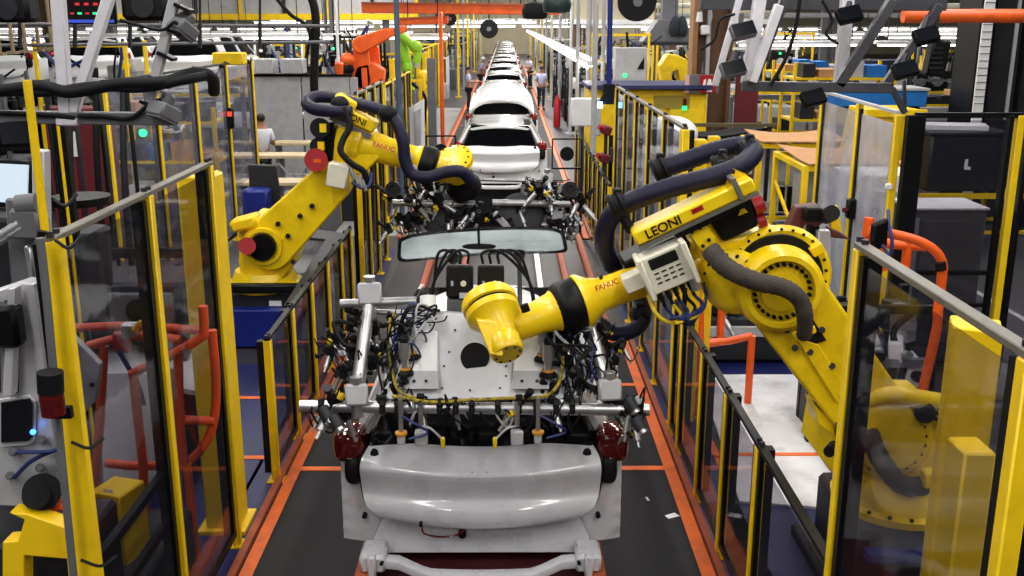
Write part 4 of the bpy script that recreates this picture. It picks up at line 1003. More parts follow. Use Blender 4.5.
# dark hopper and frames behind the fence
t = thing('round_hopper', 'grey round bin behind the left tall fence', 'bin', at(85, 330, 7.4))
MB().lathe(at(80, 220, 7.6) - V((0, 0, .9)), (0, 0, 1), [(0, .18), (.75, .20), (.82, .21), (.83, .20)], 26).build('bin_body', DGREY, t)
MB().lathe(at(80, 196, 7.6), (0, 0, 1), [(-.06, .215), (.0, .22), (.01, .0)], 26).build('lid', BLK, t)
MB().cyl(at(80, 196, 7.6) - V((0, 0, 1.9)), at(80, 196, 7.6) - V((0, 0, .9)), .10, n=14).build('foot', DGREY, t)
t = thing('robot_controller', 'grey machine with round dark fan behind the left fence', 'machine', (-3.2, 7.6, 0))
MB().box((-3.15, 7.9, .82), (1.3, .6, 1.6), bev=.03).build('cabinet', DGREY, t)
MB().box((-3.1, 7.57, 1.40), (1.0, .06, .30), bev=.01).build('front_panel', GREY, t)
for x in (-3.25, -2.85): MB().cyl((x, 7.54, 1.42), (x, 7.50, 1.42), .10, n=20).cyl((x, 7.50, 1.42), (x, 7.49, 1.42), .05, n=14).build('fan', RUB, t)
MB().tube([(-3.6, 7.45, 1.1), (-3.2, 7.42, 1.22), (-2.8, 7.42, 1.2), (-2.5, 7.5, 1.05)], .07, 12, 6).build('duct', RUB, t)
MB().grid(lambda u, v: (-3.6 + 1.25 * u, 7.5 - .25 * v, 1.05 - .2 * v + .10 * math.sin(u * 3.1)), 10, 4, thick=(0, 0, -.04)).build('hood', LGREY, t)
t = thing('pale_board', 'white board leaning in the left cell behind the orange guard', 'board', (-2.75, 6.9, 0))
MB().prism([(-3.05, 7.0, .2), (-2.5, 7.0, .2), (-2.5, 7.12, 1.05), (-3.05, 7.12, 1.05)], (0, .03, 0)).build('sheet', LGREY, t)
MB().beam((-3.05, 7.02, .0), (-3.05, 7.14, 1.08), .05).beam((-2.5, 7.02, 0), (-2.5, 7.14, 1.08), .05).build('frame', GREY, t)
# grey flat conveyor plate beside the left robot
t = thing('grey_work_table', 'flat grey sheet table between left robot and low fence', 'table', (-2.4, 10.6, 0))
MB().prism([(-2.24, 9.75, .80), (-1.98, 9.75, .80), (-1.98, 12.5, .95), (-2.9, 13.0, .98), (-2.9, 12.45, .96), (-2.24, 12.2, .95)], (0, 0, .03)).build('table_top', DGREY, t)
for x, y in ((-2.2, 9.8), (-2.02, 9.8), (-2.02, 12.4), (-2.85, 12.9)): MB().beam((x, y, 0), (x, y, .85), .05).build('leg', BLK, t)

# ---------------------------------------------------------------- hanging frames over the cells
def hanging_frame(label, paths, loc, extra=()):
    t = thing('overhead_truss', label, 'overhead frame', loc)
    for p0, p1, w, m in paths: MB().beam(p0, p1, w, w, bev=.006).build('strut', m, t)
    return t
TR = mat('dark grey strut', (74, 74, 80), .4, .3, .15, 8)
LS = mat('pale grey strut', (222, 220, 228), .4, .1, .08, 8)
Yt = 6.2
A = lambda x, y, d=0: at(x, y, Yt + d)
ltr = hanging_frame('pale V shaped hanging strut and dark bar at top left', [
    (A(-60, 116), A(176, 119), .075, GREY), (A(52, -90), A(67, 122), .072, LS), (A(130, -70), A(71, 120), .062, LS),
    (A(189, -60), A(146, 118), .058, LGREY), (A(-60, 88, .3), A(-40, 88, .3), .05, TR)], A(70, 121))
MB().box(A(70, 121), (.13, .13, .05), bev=.01).build('joint_plate', LS, ltr)
MB().tube([A(-60, 88, -.1), A(0, 90, -.1), A(40, 86, -.1), A(70, 92, -.1), A(120, 84, -.1), A(165, 82, -.1), A(195, 73, 0), (A(212, 78, .1)), A(214, 92, .2)], .038, 10, 8).build('cable_bundle', RUB, ltr)
MB().tube([A(-60, 96, -.1), A(0, 92, -.1), A(50, 92, -.1), A(95, 86, -.1), A(140, 88, -.1), A(185, 80, -.1), A(205, 76, 0)], .030, 10, 8).build('cable_bundle', RUB, ltr)
MB().tube([A(78, 116, -.06), A(100, 116, -.06), A(130, 118, -.06), A(150, 104, -.06), A(168, 98, -.06)], .014, 8, 6).build('cable', RUB, ltr)
MB().tube([A(-40, 112, -.06), A(10, 113, -.06), A(50, 115, -.06), A(75, 118, -.06)], .014, 8, 6).build('cable', RUB, ltr)
MB().tube([A(120, 20, -.1), A(160, 30, -.08), A(175, 22, -.08), A(182, 34, -.06)], .010, 8, 6).build('cable', RUB, ltr)
for k in range(5): MB().box(A(150 + k * 8.5, 104 - k * 24, -.01), (.10, .10, .02), rot=(0, R(25), 0)).build('cable_tie', BLK, ltr)
def flat_screen(label, c, w, h, rot, deep=.06, hang=None, frame=None, front=SCRN):
    t = thing('hanging_screen', label, 'screen', c + V((0, 0, h / 2)))
    M = Matrix.Translation(c) @ Euler(rot).to_matrix().to_4x4()
    MB().box(None, (w, deep, h), bev=.012, M=M).build('casing', frame or DGREY, t)
    MB().box(None, (w * .9, .01, h * .84), M=M @ Matrix.Translation((0, -deep / 2 - .002, 0))).build('display', front, t)
    MB().box(None, (w * .4, .08, h * .5), bev=.02, M=M @ Matrix.Translation((0, deep / 2 + .03, 0))).build('rear_housing', frame or DGREY, t)
    if hang is not None: MB().beam(M @ V((0, deep / 2 + .05, h * .2)), hang, .035).build('hanger', TR, t)
    return t
flat_screen('grey wedge shaped lamp box hanging at top left from the slanted strut', at(183, 29, 6.2), .13, .15, (R(55), R(8), R(-35)), .08, A(172, 20), GREY, GREY)
flat_screen('grey wedge shaped lamp box hanging from the dark bar end', at(164, 112, 6.1), .15, .15, (R(62), R(5), R(-35)), .09, A(160, 118), GREY, GREY)
flat_screen('small black screen hanging under the dark bar at left', at(18, 136, 6.1), .20, .16, (R(-25), 0, R(25)), .10, A(22, 118), BLK)
# right hand frame
Yt = 8.8
rtr = hanging_frame('dark hanging frame with slanted struts above the right cell', [
    (A(742, 86), A(892, 88), .085, TR), (A(700, 4, .4), A(945, 5, .4), .10, TR), (A(752, 84), A(792, -20), .075, TR), (A(838, 86), A(893, 0), .085, TR), (A(886, 84, .3), A(940, 5, .3), .075, TR),
    (A(752, 82, -.05), A(779, 5, -.05), .075, LS), (A(747, 84, .1), A(761, -10, .1), .10, LS), (A(715, 86, .3), A(742, -10, .3), .055, LS), (A(840, 84, .2), A(848, -10, .2), .10, LS), (A(905, 113, .3), A(892, 88, .3), .05, TR), (A(905, 113, .5), A(904, 80, .5), .03, TR)], A(800, 86))
MB().tube([A(770, 86, -.08), A(785, 60, -.08), A(795, 30, -.08), A(800, 0, -.08)], .016, 8, 6).build('cable', RUB, rtr)
MB().tube([A(822, 0, -.1), A(832, 20, -.1), A(826, 34, -.1), A(838, 44, -.1)], .012, 8, 6).build('cable', RUB, rtr)
MB().tube([A(700, 50, .1), A(714, 40, .1), A(720, 20, .1), A(735, 14, .1)], .012, 8, 6).build('cable', RUB, rtr)
for px, py, lab, rz, hx, hy in ((743, 31, 'upper black screen on the pale slanted strut, top right', 10, 742, 14), (733, 69, 'lower black screen on the pale slanted strut, top right', 10, 735, 52), (849, 15, 'black screen hanging near the top, left of the slanted bars', 10, 850, 2),
                        (926, 36, 'black screen hanging beside the orange pipe', 10, 928, 16), (905, 70, 'black screen hanging just left of the dark column, lower one', 10, 906, 54), (813, 98, 'small black screen hanging under the frame bar over the glass bay', 16, 812, 88)):
    flat_screen(lab, at(px, py, Yt - .1), .21, .14, (R(-32), R(-12), R(rz)), .07, A(hx, hy, .05), BLK if py != 31 and py != 69 else GREY)
t = thing('black_speaker_box', 'tall black box hanging beside the dark column', 'box', at(936, 75, 9.2))
MB().box(at(936, 58, 9.2), (.16, .16, .32), rot=(0, R(6), 0), bev=.02).build('casing', BLK, t); MB().cyl(at(936, 40, 9.2), at(938, 8, 9.2), .02, n=8).build('hanger', TR, t)
for k in range(5): MB().box(at(936, 48 + k * 5, 9.11), (.12, .006, .012)).build('slot', DGREY, t)

# ================================================================ right cell and beyond
t = tubes('tube_guard', 'bright orange tube guard beside the right front pane', 'guard frame', [
    poly([(868, 231), (892, 234), (918, 241), (934, 250), (942, 262), (942, 276), (938, 310), (933, 346)], 7.2) + [V((3.05, 7.2, .0))], poly([(878, 243), (900, 245), (925, 247)], 7.5), poly([(908, 240), (906, 262), (904, 276)], 7.5), poly([(866, 240), (880, 252), (884, 270)], 7.4),
    poly([(868, 231), (866, 240)], 7.3) + [V((2.58, 7.3, 0))]], .036, ORG, (3.05, 7.2, 0))
MB().cyl(at(940, 262, 7.17), at(941, 270, 7.17), .040, n=12).build('black_band', RUB, t)
t = thing('teach_pendant', 'black hand panel hung on the orange tube guard', 'hand panel', at(879, 250, 7.1))
MB().box(at(879, 235, 7.1), (.15, .05, .22), rot=(R(8), R(-12), R(28)), bev=.015).build('casing', BLK, t); MB().box(at(878, 232, 7.06), (.10, .01, .10), rot=(R(8), R(-12), R(28))).build('display', SCRN, t)
MB().tube([at(882, 245, 7.1), at(890, 255, 7.05), at(892, 240, 7.05), at(889, 225, 7.1), at(888, 210, 7.2)], .014, 8, 6).build('cable', CABB, t)
t = tubes('tube_guard', 'orange tube frame on the floor behind the valve box', 'guard frame', [
    poly([(700, 300), (700, 345)], 8.9), poly([(722, 298), (720, 342)], 9.3), poly([(690, 336), (718, 342), (752, 336)], 9.1), poly([(692, 318), (700, 303), (722, 300), (760, 304)], 9.0), poly([(700, 345), (720, 342)], 9.0), [at(700, 345, 8.9), V((at(700, 345, 8.9).x, 8.9, 0))], [at(752, 336, 9.1), V((at(752, 336, 9.1).x, 9.1, 0))]], .036, ORG, (1.72, 8.9, 0))
t = thing('parts_fixture', 'dark fixture with silver clamps behind the right robot elbow', 'machine', (2.75, 10.2, 0))
MB().box((2.9, 10.6, .28), (1.6, .6, .5), bev=.03).build('base', DGREY, t)
for k in range(7):
    p = V((2.25 + k * .22, 10.4 + (k % 3) * .1, .62))
    clamp_unit(t, p, 1.6, k)
MB().box((2.9, 10.28, .38), (1.5, .04, .12), bev=.01).build('front_rail', LGREY, t)
# sensor post with the brown bumper beam
t = thing('sensor_post', 'aluminium post with brown cross beam and black sensor, behind robot elbow', 'post', (2.55, 8.2, 0))
MB().beam(at(813, 212, 8.2), V((at(816, 372, 8.2).x, 8.2, 0)), .09, .09, bev=.008).build('profile', BLK, t)
MB().beam(at(823, 230, 8.1), V((at(829, 380, 8.1).x, 8.1, 0)), .10, .08, bev=.008).build('profile', ALU, t)
MB().prism(poly([(762, 230), (788, 228), (797, 207), (820, 205), (826, 222), (816, 228), (806, 224), (800, 238), (764, 238)], 8.15), (0, .14, 0)).prism(poly([(830, 228), (840, 232), (852, 240), (832, 238)], 8.15), (0, .14, 0)).build('bumper_beam', mat('red brown beam', (92, 44, 38), .5, 0, .1), t, bev=.015)
MB().cyl(at(826, 216, 8.05), at(832, 213, 7.9), .065, n=18).build('sensor', RUB, t); MB().box(at(812, 214, 8.05), (.14, .12, .12), bev=.015).build('sensor_head', BLK, t)
MB().prism(poly([(830, 208), (838, 206), (842, 232), (832, 234)], 8.2), (0, .05, 0)).build('yellow_plate', FYEL, t)
# glass bay fence running away, then turning right
t = thing('safety_fence', 'clear fence bays with pale painted reflections, left of the dark door bay, right side', 'safety fence', (3.9, 10.0, 0))
ys = (9.95, 11.3, 12.95)
for i, y in enumerate(ys):
    x = 3.83 + (y - 9.95) * .06
    p = MB().box((x, y, 1.35), (.07, .07, 2.7), bev=.006).build('post', FYEL, t)
    if i < 2:
        y1 = ys[i + 1]; x1 = 3.83 + (y1 - 9.95) * .06
        MB().beam((x, y + .09, 1.4), (x1, y1 - .09, 1.4), .008, 2.4).build('pane', GL_REFL, t)
        MB().beam((x, y, 2.72), (x1, y1, 2.72), .05, .03).build('top_rail', LGREY, t)
        for q in (.07, y1 - y - .07): MB().box((x + q * .06, y + q, 1.4), (.03, .06, 2.5)).build('edge_strip', BLK, t)
        MB().beam((x, y, .12), (x1, y1, .12), .03, .05).build('bottom_rail', BLK, t)
lk = MB().box((3.86, 11.15, 1.55), (.10, .10, .22), bev=.015).build('door_lock', BLK, t); MB().cyl((3.80, 11.1, 1.55), (3.75, 11.05, 1.55), .03, n=10).build('lock_lamp', TAIL, lk)
MB().box((3.78, 9.9, 2.0), (.06, .06, .06), bev=.01).build('white_switch', WHITE, t)
t = thing('safety_fence', 'dark framed clear door bay with yellow post, far right', 'safety fence', (4.4, 9.9, 0))
for x, w, m in ((3.98, .18, BLK), (4.9, .05, BLK), (5.0, .07, FYEL), (5.09, .05, BLK)): MB().box((x, 9.9, 1.35), (w, .08, 2.7), bev=.006).build('post', m, t)
MB().box((4.5, 9.9, 2.70), (1.05, .06, .05)).build('top_rail', BLK, t); MB().box((4.45, 9.9, 1.12), (.9, .05, .04)).build('middle_rail', BLK, t); MB().box((4.45, 9.9, .78), (.9, .05, .04)).build('middle_rail', BLK, t); MB().box((4.45, 9.9, .1), (.9, .05, .05)).build('bottom_rail', BLK, t)
MB().box((4.47, 9.9, 1.4), (.82, .006, 2.5)).build('pane', GL_CLEAR, t)
MB().box((5.75, 9.9, 1.4), (1.25, .006, 2.5)).build('pane', GL_CLEAR, t); MB().box((5.75, 9.9, 2.7), (1.3, .06, .05)).build('top_rail', BLK, t)
MB().box((6.4, 9.9, 1.35), (.07, .08, 2.7)).build('post', FYEL, t)
# cabinets
t = thing('control_cabinet', 'white cabinet with blue letters behind the pale reflecting fence bays', 'cabinet', (4.5, 12.3, 0))
MB().box((4.55, 12.4, .9), (.85, .7, 1.8), bev=.02).build('body', WHITE, t); MB().box((4.55, 12.04, .85), (.75, .02, 1.5), bev=.008).build('door', LGREY, t)
lettering('letters', 'in', .26, axes((4.42, 12.02, 1.36), (1, 0, 0), (0, 0, 1)), BLUE, t)
MB().box((4.3, 12.02, 1.25), (.03, .02, .12)).build('handle', DGREY, t)
t = thing('control_cabinet', 'low grey cabinet with pale top behind the dark door bay', 'cabinet', (4.6, 10.6, 0))
MB().box((4.62, 10.65, .84), (.78, .6, 1.66), bev=.015).build('body', GREY, t); MB().box((4.62, 10.65, 1.69), (.82, .64, .03), bev=.008).build('pale_top', WHITE, t)
MB().box((4.66, 10.34, .9), (.62, .02, 1.35), bev=.008).build('door', GREY, t); MB().box((4.27, 10.34, 1.0), (.06, .03, 1.2)).build('side_strip', LGREY, t)
t = thing('control_cabinet', 'pale cabinet seen between the two pale reflecting fence bays', 'cabinet', (4.1, 14.2, 0))
MB().box((4.5, 14.3, .85), (.7, .5, 1.7), bev=.02).build('body', LGREY, t); MB().box((4.5, 14.04, .9), (.6, .02, 1.4), bev=.008).build('door', LGREY, t)
# black crate on a yellow stand with white slats on top
t = thing('crate_stand', 'low yellow stand carrying the black crate, far right', 'stand', (7.2, 16, 0))
for x in (6.4, 8.0):
    for y in (15.6, 16.7): MB().beam((x, y, 0), (x, y, .95), .07).build('leg', FYEL, t)
for y in (15.6, 16.7): MB().beam((6.2, y, .93), (8.3, y, .93), .08).beam((6.2, y, .35), (8.3, y, .35), .05).build('rail', FYEL, t)
MB().beam((6.4, 15.6, .93), (6.4, 16.7, .93), .08).beam((8.0, 15.6, .93), (8.0, 16.7, .93), .08).build('end_rail', FYEL, t)
t = thing('plastic_crate', 'large black box crate with white mark, far right', 'crate', (7.2, 16.1, .98))
MB().box((7.2, 16.15, 1.43), (1.25, 1.0, .88), bev=.03).build('body', CRATE, t); MB().box((7.2, 16.15, 1.89), (1.3, 1.05, .05), bev=.01).build('lid', CRATE, t)
MB().box((7.15, 15.645, 1.42), (.05, .006, .16)).box((7.2, 15.645, 1.36), (.05, .006, .05)).build('white_mark', WHITE, t); MB().box((7.3, 15.645, 1.6), (.01, .006, .25)).build('seam', DGREY, t)
for k in range(3):
    o = MB().box((7.0 + .06 * k, 16.0 + .18 * k, 1.955 + .0 * k), (1.1, .14, .08), rot=(0, 0, R(-12)), bev=.008).build('board', WHITE, loc=(7.0 + .06 * k, 16.0 + .18 * k, 1.915))
    tag(o, 'white board lying on the black crate, one of three side by side', 'board', 'white boards on the black crate')
# big dark building column with perforated pale strips
t = thing('building_column', 'broad dark steel column with two pale perforated strips, top right', 'column', (8.3, 18.2, 0))
MB().box((8.3, 18.2, 4.0), (1.15, .5, 8.0), bev=.02).build('web', DGREY, t)
for x in (7.75, 8.88): MB().box((x, 18.1, 4.0), (.10, .9, 8.0), bev=.01).build('flange', BLK, t)
MB().box((7.80, 17.6, 4.0), (.17, .04, 8.0)).build('pale_strip', WHITE, t)
MB().box((8.45, 17.9, 3.6), (.06, .03, 3.4)).build('pale_strip', LGREY, t)
for x in (8.05, 8.6): MB().box((x, 17.92, 4.0), (.06, .06, 8.0)).build('cable_duct', BLK, t)
t.location.x += .33
for k in range(28): MB().box((7.80, 17.575, 2.2 + k * .12), (.17, .01, .012)).build('slot_line', GREY, t)
t = MB().cyl(at(903, 16, 13), at(1100, 16, 13), .085, n=16).build('overhead_pipe', ORG, loc=at(960, 16, 13)); tag(t, 'thick orange pipe running behind the dark column, top right', 'pipe')
t = thing('electric_box', 'pale box on the right edge behind the dark column', 'box', (9.9, 18, 2.0))
MB().box((10.1, 18, 2.4), (.9, .3, 1.0), bev=.02).build('casing', CREAM, t); MB().box((10.25, 17.83, 2.55), (.2, .02, .3)).build('grey_label', GREY, t); MB().box((10.1, 18.1, 1.0), (.2, .2, 2.0)).build('post', DGREY, t)
# ================================================================ the hall behind
rb_ = random.Random(11)
OCC = []
for (y, x0, n, dx) in ((31, -15, 3, -1.9), (36, -19, 4, -1.9), (43, -23, 5, -1.9), (52, -28, 6, -1.9), (34, 11, 3, 1.9), (41, 9, 4, 1.9), (50, 9.5, 5, 1.9)):
    for k in range(n): OCC.append((x0 + k * 4.9 + dx, y, 5.0, 2.1))
OCC += [(-11.5, 23.6, 11.5, 5.0), (-13, 28.2, 14, 1.0), (-15, 34, 18, 1.0), (-17, 40, 22, 1.0), (14, 27.6, 16, 1.0), (16, 38, 20, 1.0), (16, 39.3, 21, .5), (3.1, 26, 2.8, 1.0), (2.75, 20.6, 2.5, 1.7), (7.4, 23, 2.4, 1.2), (10.2, 25, 2.6, 1.2), (9, 29.5, 3.2, 1.2), (9.6, 26.6, 1.7, .9), (-.2, 40, 3.4, 140)]
def free_y(x, y, w, d):
    for k in range(160):
        for yy in (y + .2 * k, y - .2 * k if k < 12 else y + .2 * k):
            if all(abs(x - a) > (w + c) / 2 or abs(yy - b) > (d + e) / 2 for a, b, c, e in OCC): return yy
    return y
def machine(label, x, y, w, d, h, main=DGREY, acc=FYEL, seed=0, lamp=None, name='machine', n=9, cat='machine', pipes=4):
    """a production station: base, housings, posts, pipes, small boxes"""
    r = random.Random(seed)
    y = free_y(x, y, w + .25, d + .25) if seed >= 7 and y > 20 else y
    OCC.append((x, y, w + .1, d + .1))
    t = thing(name, label, cat, (x, y, 0))
    MB().box((x, y, h * .18), (w, d, h * .36), bev=.02).build('base', main, t)
    for sx in (-.47, .47):
        for sy in (-.45, .45): MB().box((x + sx * w, y + sy * d, h * .5), (.07, .07, h), bev=.006).build('post', acc, t)
    for z in (.62, .98): MB().box((x, y - .45 * d, h * z), (w, .06, .07)).build('cross_rail', acc if z > .9 else GREY, t)
    for k in range(n):
        s = (w * r.uniform(.10, .28), d * r.uniform(.2, .5), h * r.uniform(.08, .24))
        p = (x + w * r.uniform(-.38, .38), y + d * r.uniform(-.3, .3), h * r.uniform(.42, .85))
        m = r.choice((main, BLK, GREY, STEEL, LGREY, RUB, acc, WHITE))
        o = MB().box(p, s, rot=(0, r.uniform(-.15, .15), r.uniform(-.4, .4)), bev=.015).build('housing', m, t)
        MB().cyl((p[0], p[1] - s[1] * .5, p[2]), (p[0], p[1] - s[1] * .5 - .1, p[2] + .02), min(s[0], s[2]) * .3, n=10).build('flange', r.choice((STEEL, BLK, acc)), o)
    for k in range(pipes):
        xx = x + w * r.uniform(-.45, .45); yy = y - d * r.uniform(.1, .48)
        MB().tube([(xx, yy, h * .3), (xx + r.uniform(-.1, .1), yy - .05, h * .6), (xx + w * r.uniform(-.2, .2), yy, h * .8), (xx + w * r.uniform(-.3, .3), yy, h * r.uniform(.9, 1.1))], r.choice((.02, .03, .045)), 8, 5).build('pipe', r.choice((RUB, STEEL, BLK, CABB)), t)
    if lamp: MB().cyl((x + w * .3, y - d * .47, h * .93), (x + w * .3, y - d * .47 - .06, h * .93), .035, n=10).build('signal_lamp', lamp, t)
    return t
def rack(label, x, y, w, d, h, acc=FYEL, shelves=3, seed=0, boxes=True, group=None, name='parts_rack'):
    r = random.Random(seed)
    t = thing(name, label, 'rack', (x, y, 0), group)
    for sx in (-.5, .5):
        for sy in (-.5, .5): MB().box((x + sx * w, y + sy * d, h / 2), (.07, .07, h), bev=.006).build('post', acc, t)
    zs = [h * (k + .6) / shelves for k in range(shelves)]
    for z in zs: MB().box((x, y, z), (w, d, .05)).build('shelf', acc, t)
    if boxes:
        for z in zs:
            q = x - w * .42
            while q < x + w * .36:
                bw = r.uniform(.25, .5); bh = min(h / shelves * .6, r.uniform(.15, .35))
                o = MB().box((q + bw / 2, y - d * .1, z + .025 + bh / 2), (bw * .92, d * .7, bh), bev=.01).build('storage_box', r.choice((CARD, BLUEM, WHITE, DGREY, CARD, LGREY)), loc=(q + bw / 2, y, z))
                tag(o, ('storage box on the ' + label)[:200], 'box', 'boxes on ' + label)
                q += bw + .05
    return t

# --- left: run of tall fences along the left aisle
t0 = fence('safety_fence', 'tall clear fence bays beyond the left corner fence, with red lamp', -4.55, (11.6, 13.3, 15.0, 16.7, 18.4), 2.9, DGREY, GL_MILK)
sl = MB().box((-4.5, 16.62, 2.05), (.10, .10, .34), bev=.02).build('signal_lamp', BLK, t0); MB().box((-4.5, 16.56, 2.12), (.07, .02, .07)).build('red_lens', REDL, sl)
o = MB().box((-4.55, 17.0, 2.98), (.5, .3, .2), bev=.02).build('beam_cover', FYEL, t0)
o = MB().box(at(180, 178, 13.0), (.5, .4, .8), bev=.02); c = at(180, 178, 13.0); c.z = 0
t = thing('bin', 'yellow open box behind the top of the left tall fence', 'bin', c); c.x = at(207, 178, 13).x; t.location = c; ORG_M[t.name] = Matrix.Translation(c); MB().box((c.x, 13, .85), (.22, .4, 1.7), bev=.02).build('body', FYEL, t); MB().box((c.x, 13, 1.70), (.16, .3, .03)).build('dark_inside', BLK, t)
# --- pipes and blue grey tank behind left fence
t = thing('pipe_stand', 'bundle of grey vertical pipes behind the dark bar at left', 'pipes', (-4.2, 10.6, 0))
for k in range(7):
    x = -4.75 + k * .14; MB().tube([(x, 10.6 + .1 * (k % 3), .0), (x, 10.6, 1.2), (x + .03 * (k % 2), 10.6, 2.2), (x + (.06 if k % 2 else -.05), 10.7, 2.9)], .035 if k % 2 else .022, 10, 6).build('pipe', DGREY if k % 3 else RUB, t)
MB().box((-4.3, 10.7, .5), (1.3, .6, 1.0), bev=.02).build('base', DGREY, t); MB().box(at(143, 133, 10.45), (.05, .05, .05)).cyl(at(143, 133, 10.42), at(143, 133, 10.36), .04, n=12).build('green_lamp', GRN, t); MB().box((-4.2, 10.5, 1.2), (1.5, .08, .1)).build('clamp_bar', BLK, t)
t = machine('dark press station with grey frame left of the pipe bundle', -5.2, 8.6, 1.1, .8, 1.7, DGREY, BLK, 31, n=6)
t = thing('cabinet', 'maroon tall cabinet behind the thin yellow pole at left', 'cabinet', (-6.3, 14.5, 0))
MB().box((-6.1, 14.6, 1.2), (.8, .5, 2.4), bev=.02).build('body', MAROON, t)
for k in (-.5, .5): MB().box((-6.1 + k * .40, 14.33, 1.2), (.38, .02, 2.2), bev=.01).build('door', MAROON, t)
MB().box((-6.2, 14.31, 1.9), (.25, .01, .35)).build('white_notice', WHITE, t)
rack('yellow shelf rack beyond the maroon cabinet', -6.1, 18.5, 1.8, .8, 2.1, FYEL, 3, 3)
fence('safety_fence', 'yellow fence beyond the thin pole at far left', -6.2, (9.2, 10.4, 11.6), 2.9, BLK, GL_CLEAR)
t = thing('blue_screen_stand', 'dark slab panel and blue box behind the left robot base', 'machine', (-3.2, 13.2, 0))
MB().prism([(-3.45, 13.4, 0), (-2.95, 13.4, 0), (-3.08, 13.4, 1.72), (-3.45, 13.4, 1.74)], (0, .1, 0)).build('slab', DGREY, t, bev=.02); MB().box((-3.3, 13.2, 1.25), (.34, .3, .4), bev=.03).build('blue_box', BLUE, t); MB().box((-3.3, 13.2, .5), (.4, .3, 1.0)).build('stand', DGREY, t)
# --- work benches with a person
def bench(label, x, y, w, h):
    t = thing('work_bench', label, 'bench', (x, y, 0))
    MB().box((x, y, h), (w, .55, .06), bev=.008).build('bench_top', WOOD, t)
    for sx in (-.46, 0, .46):
        MB().box((x + sx * w, y, h / 2), (.05, .45, h)).build('leg', GREY, t)
    n = 6
    for k in range(n):
        x0 = x - w * .46 + w * .92 * k / n; x1 = x0 + w * .92 / n
        MB().beam((x0, y - .22, h - .12 if k % 2 else h - .45), (x1, y - .22, h - .45 if k % 2 else h - .12), .03).build('lattice', LGREY, t)
    MB().box((x, y - .22, h - .46), (w * .94, .04, .05)).build('lower_rail', LGREY, t)
    MB().box((x, y, .35), (w * .94, .5, .04)).build('lower_shelf', LGREY, t)
bench('pale wooden work bench in front of the person in white', -4.35, 19.4, 1.9, 1.08); bench('pale wooden work bench behind the person in white', -3.95, 21.6, 2.0, 1.06); bench('low pale bench nearer than the person in white', -4.0, 17.6, 1.4, .85)
t = thing('partition', 'grey white partition panels behind the work benches', 'partition', (-4.4, 23, 0))
for i, x in enumerate((-5.15, -4.05)): MB().box((x, 23, 1.2), (1.08 if i == 0 else 1.06, .06, 2.36), bev=.01).build('panel', LGREY, t)
MB().box((-4.6, 22.98, 2.4), (2.3, .09, .06)).build('dark_cap', BLK, t); MB().box((-3.42, 23, 1.2), (.16, .1, 2.3)).build('end_post', LGREY, t)
for x, nm in ((-5.35, 'left'), (-4.75, 'right')):
    o = MB().box((x, 23.0, 2.60), (.42 if nm == 'left' else .5, .5, .32), bev=.02).build('grey_box'.replace('grey_', 'storage_'), LGREY, loc=(x, 23, 2.44)); tag(o, 'pale grey box on top of the partition, ' + ('beside the wide yellow beam' if nm == 'left' else 'nearer the orange robot'), 'box')
o = MB().lathe((-3.72, 22.9, 2.43), (0, 0, 1), [(0, .08), (.22, .10), (.26, .07)], 16).build('orange_can'.replace('orange_', 'paint_'), ORG, loc=(-3.72, 22.9, 2.43)); tag(o, 'small orange can on the partition near the orange robot', 'can')

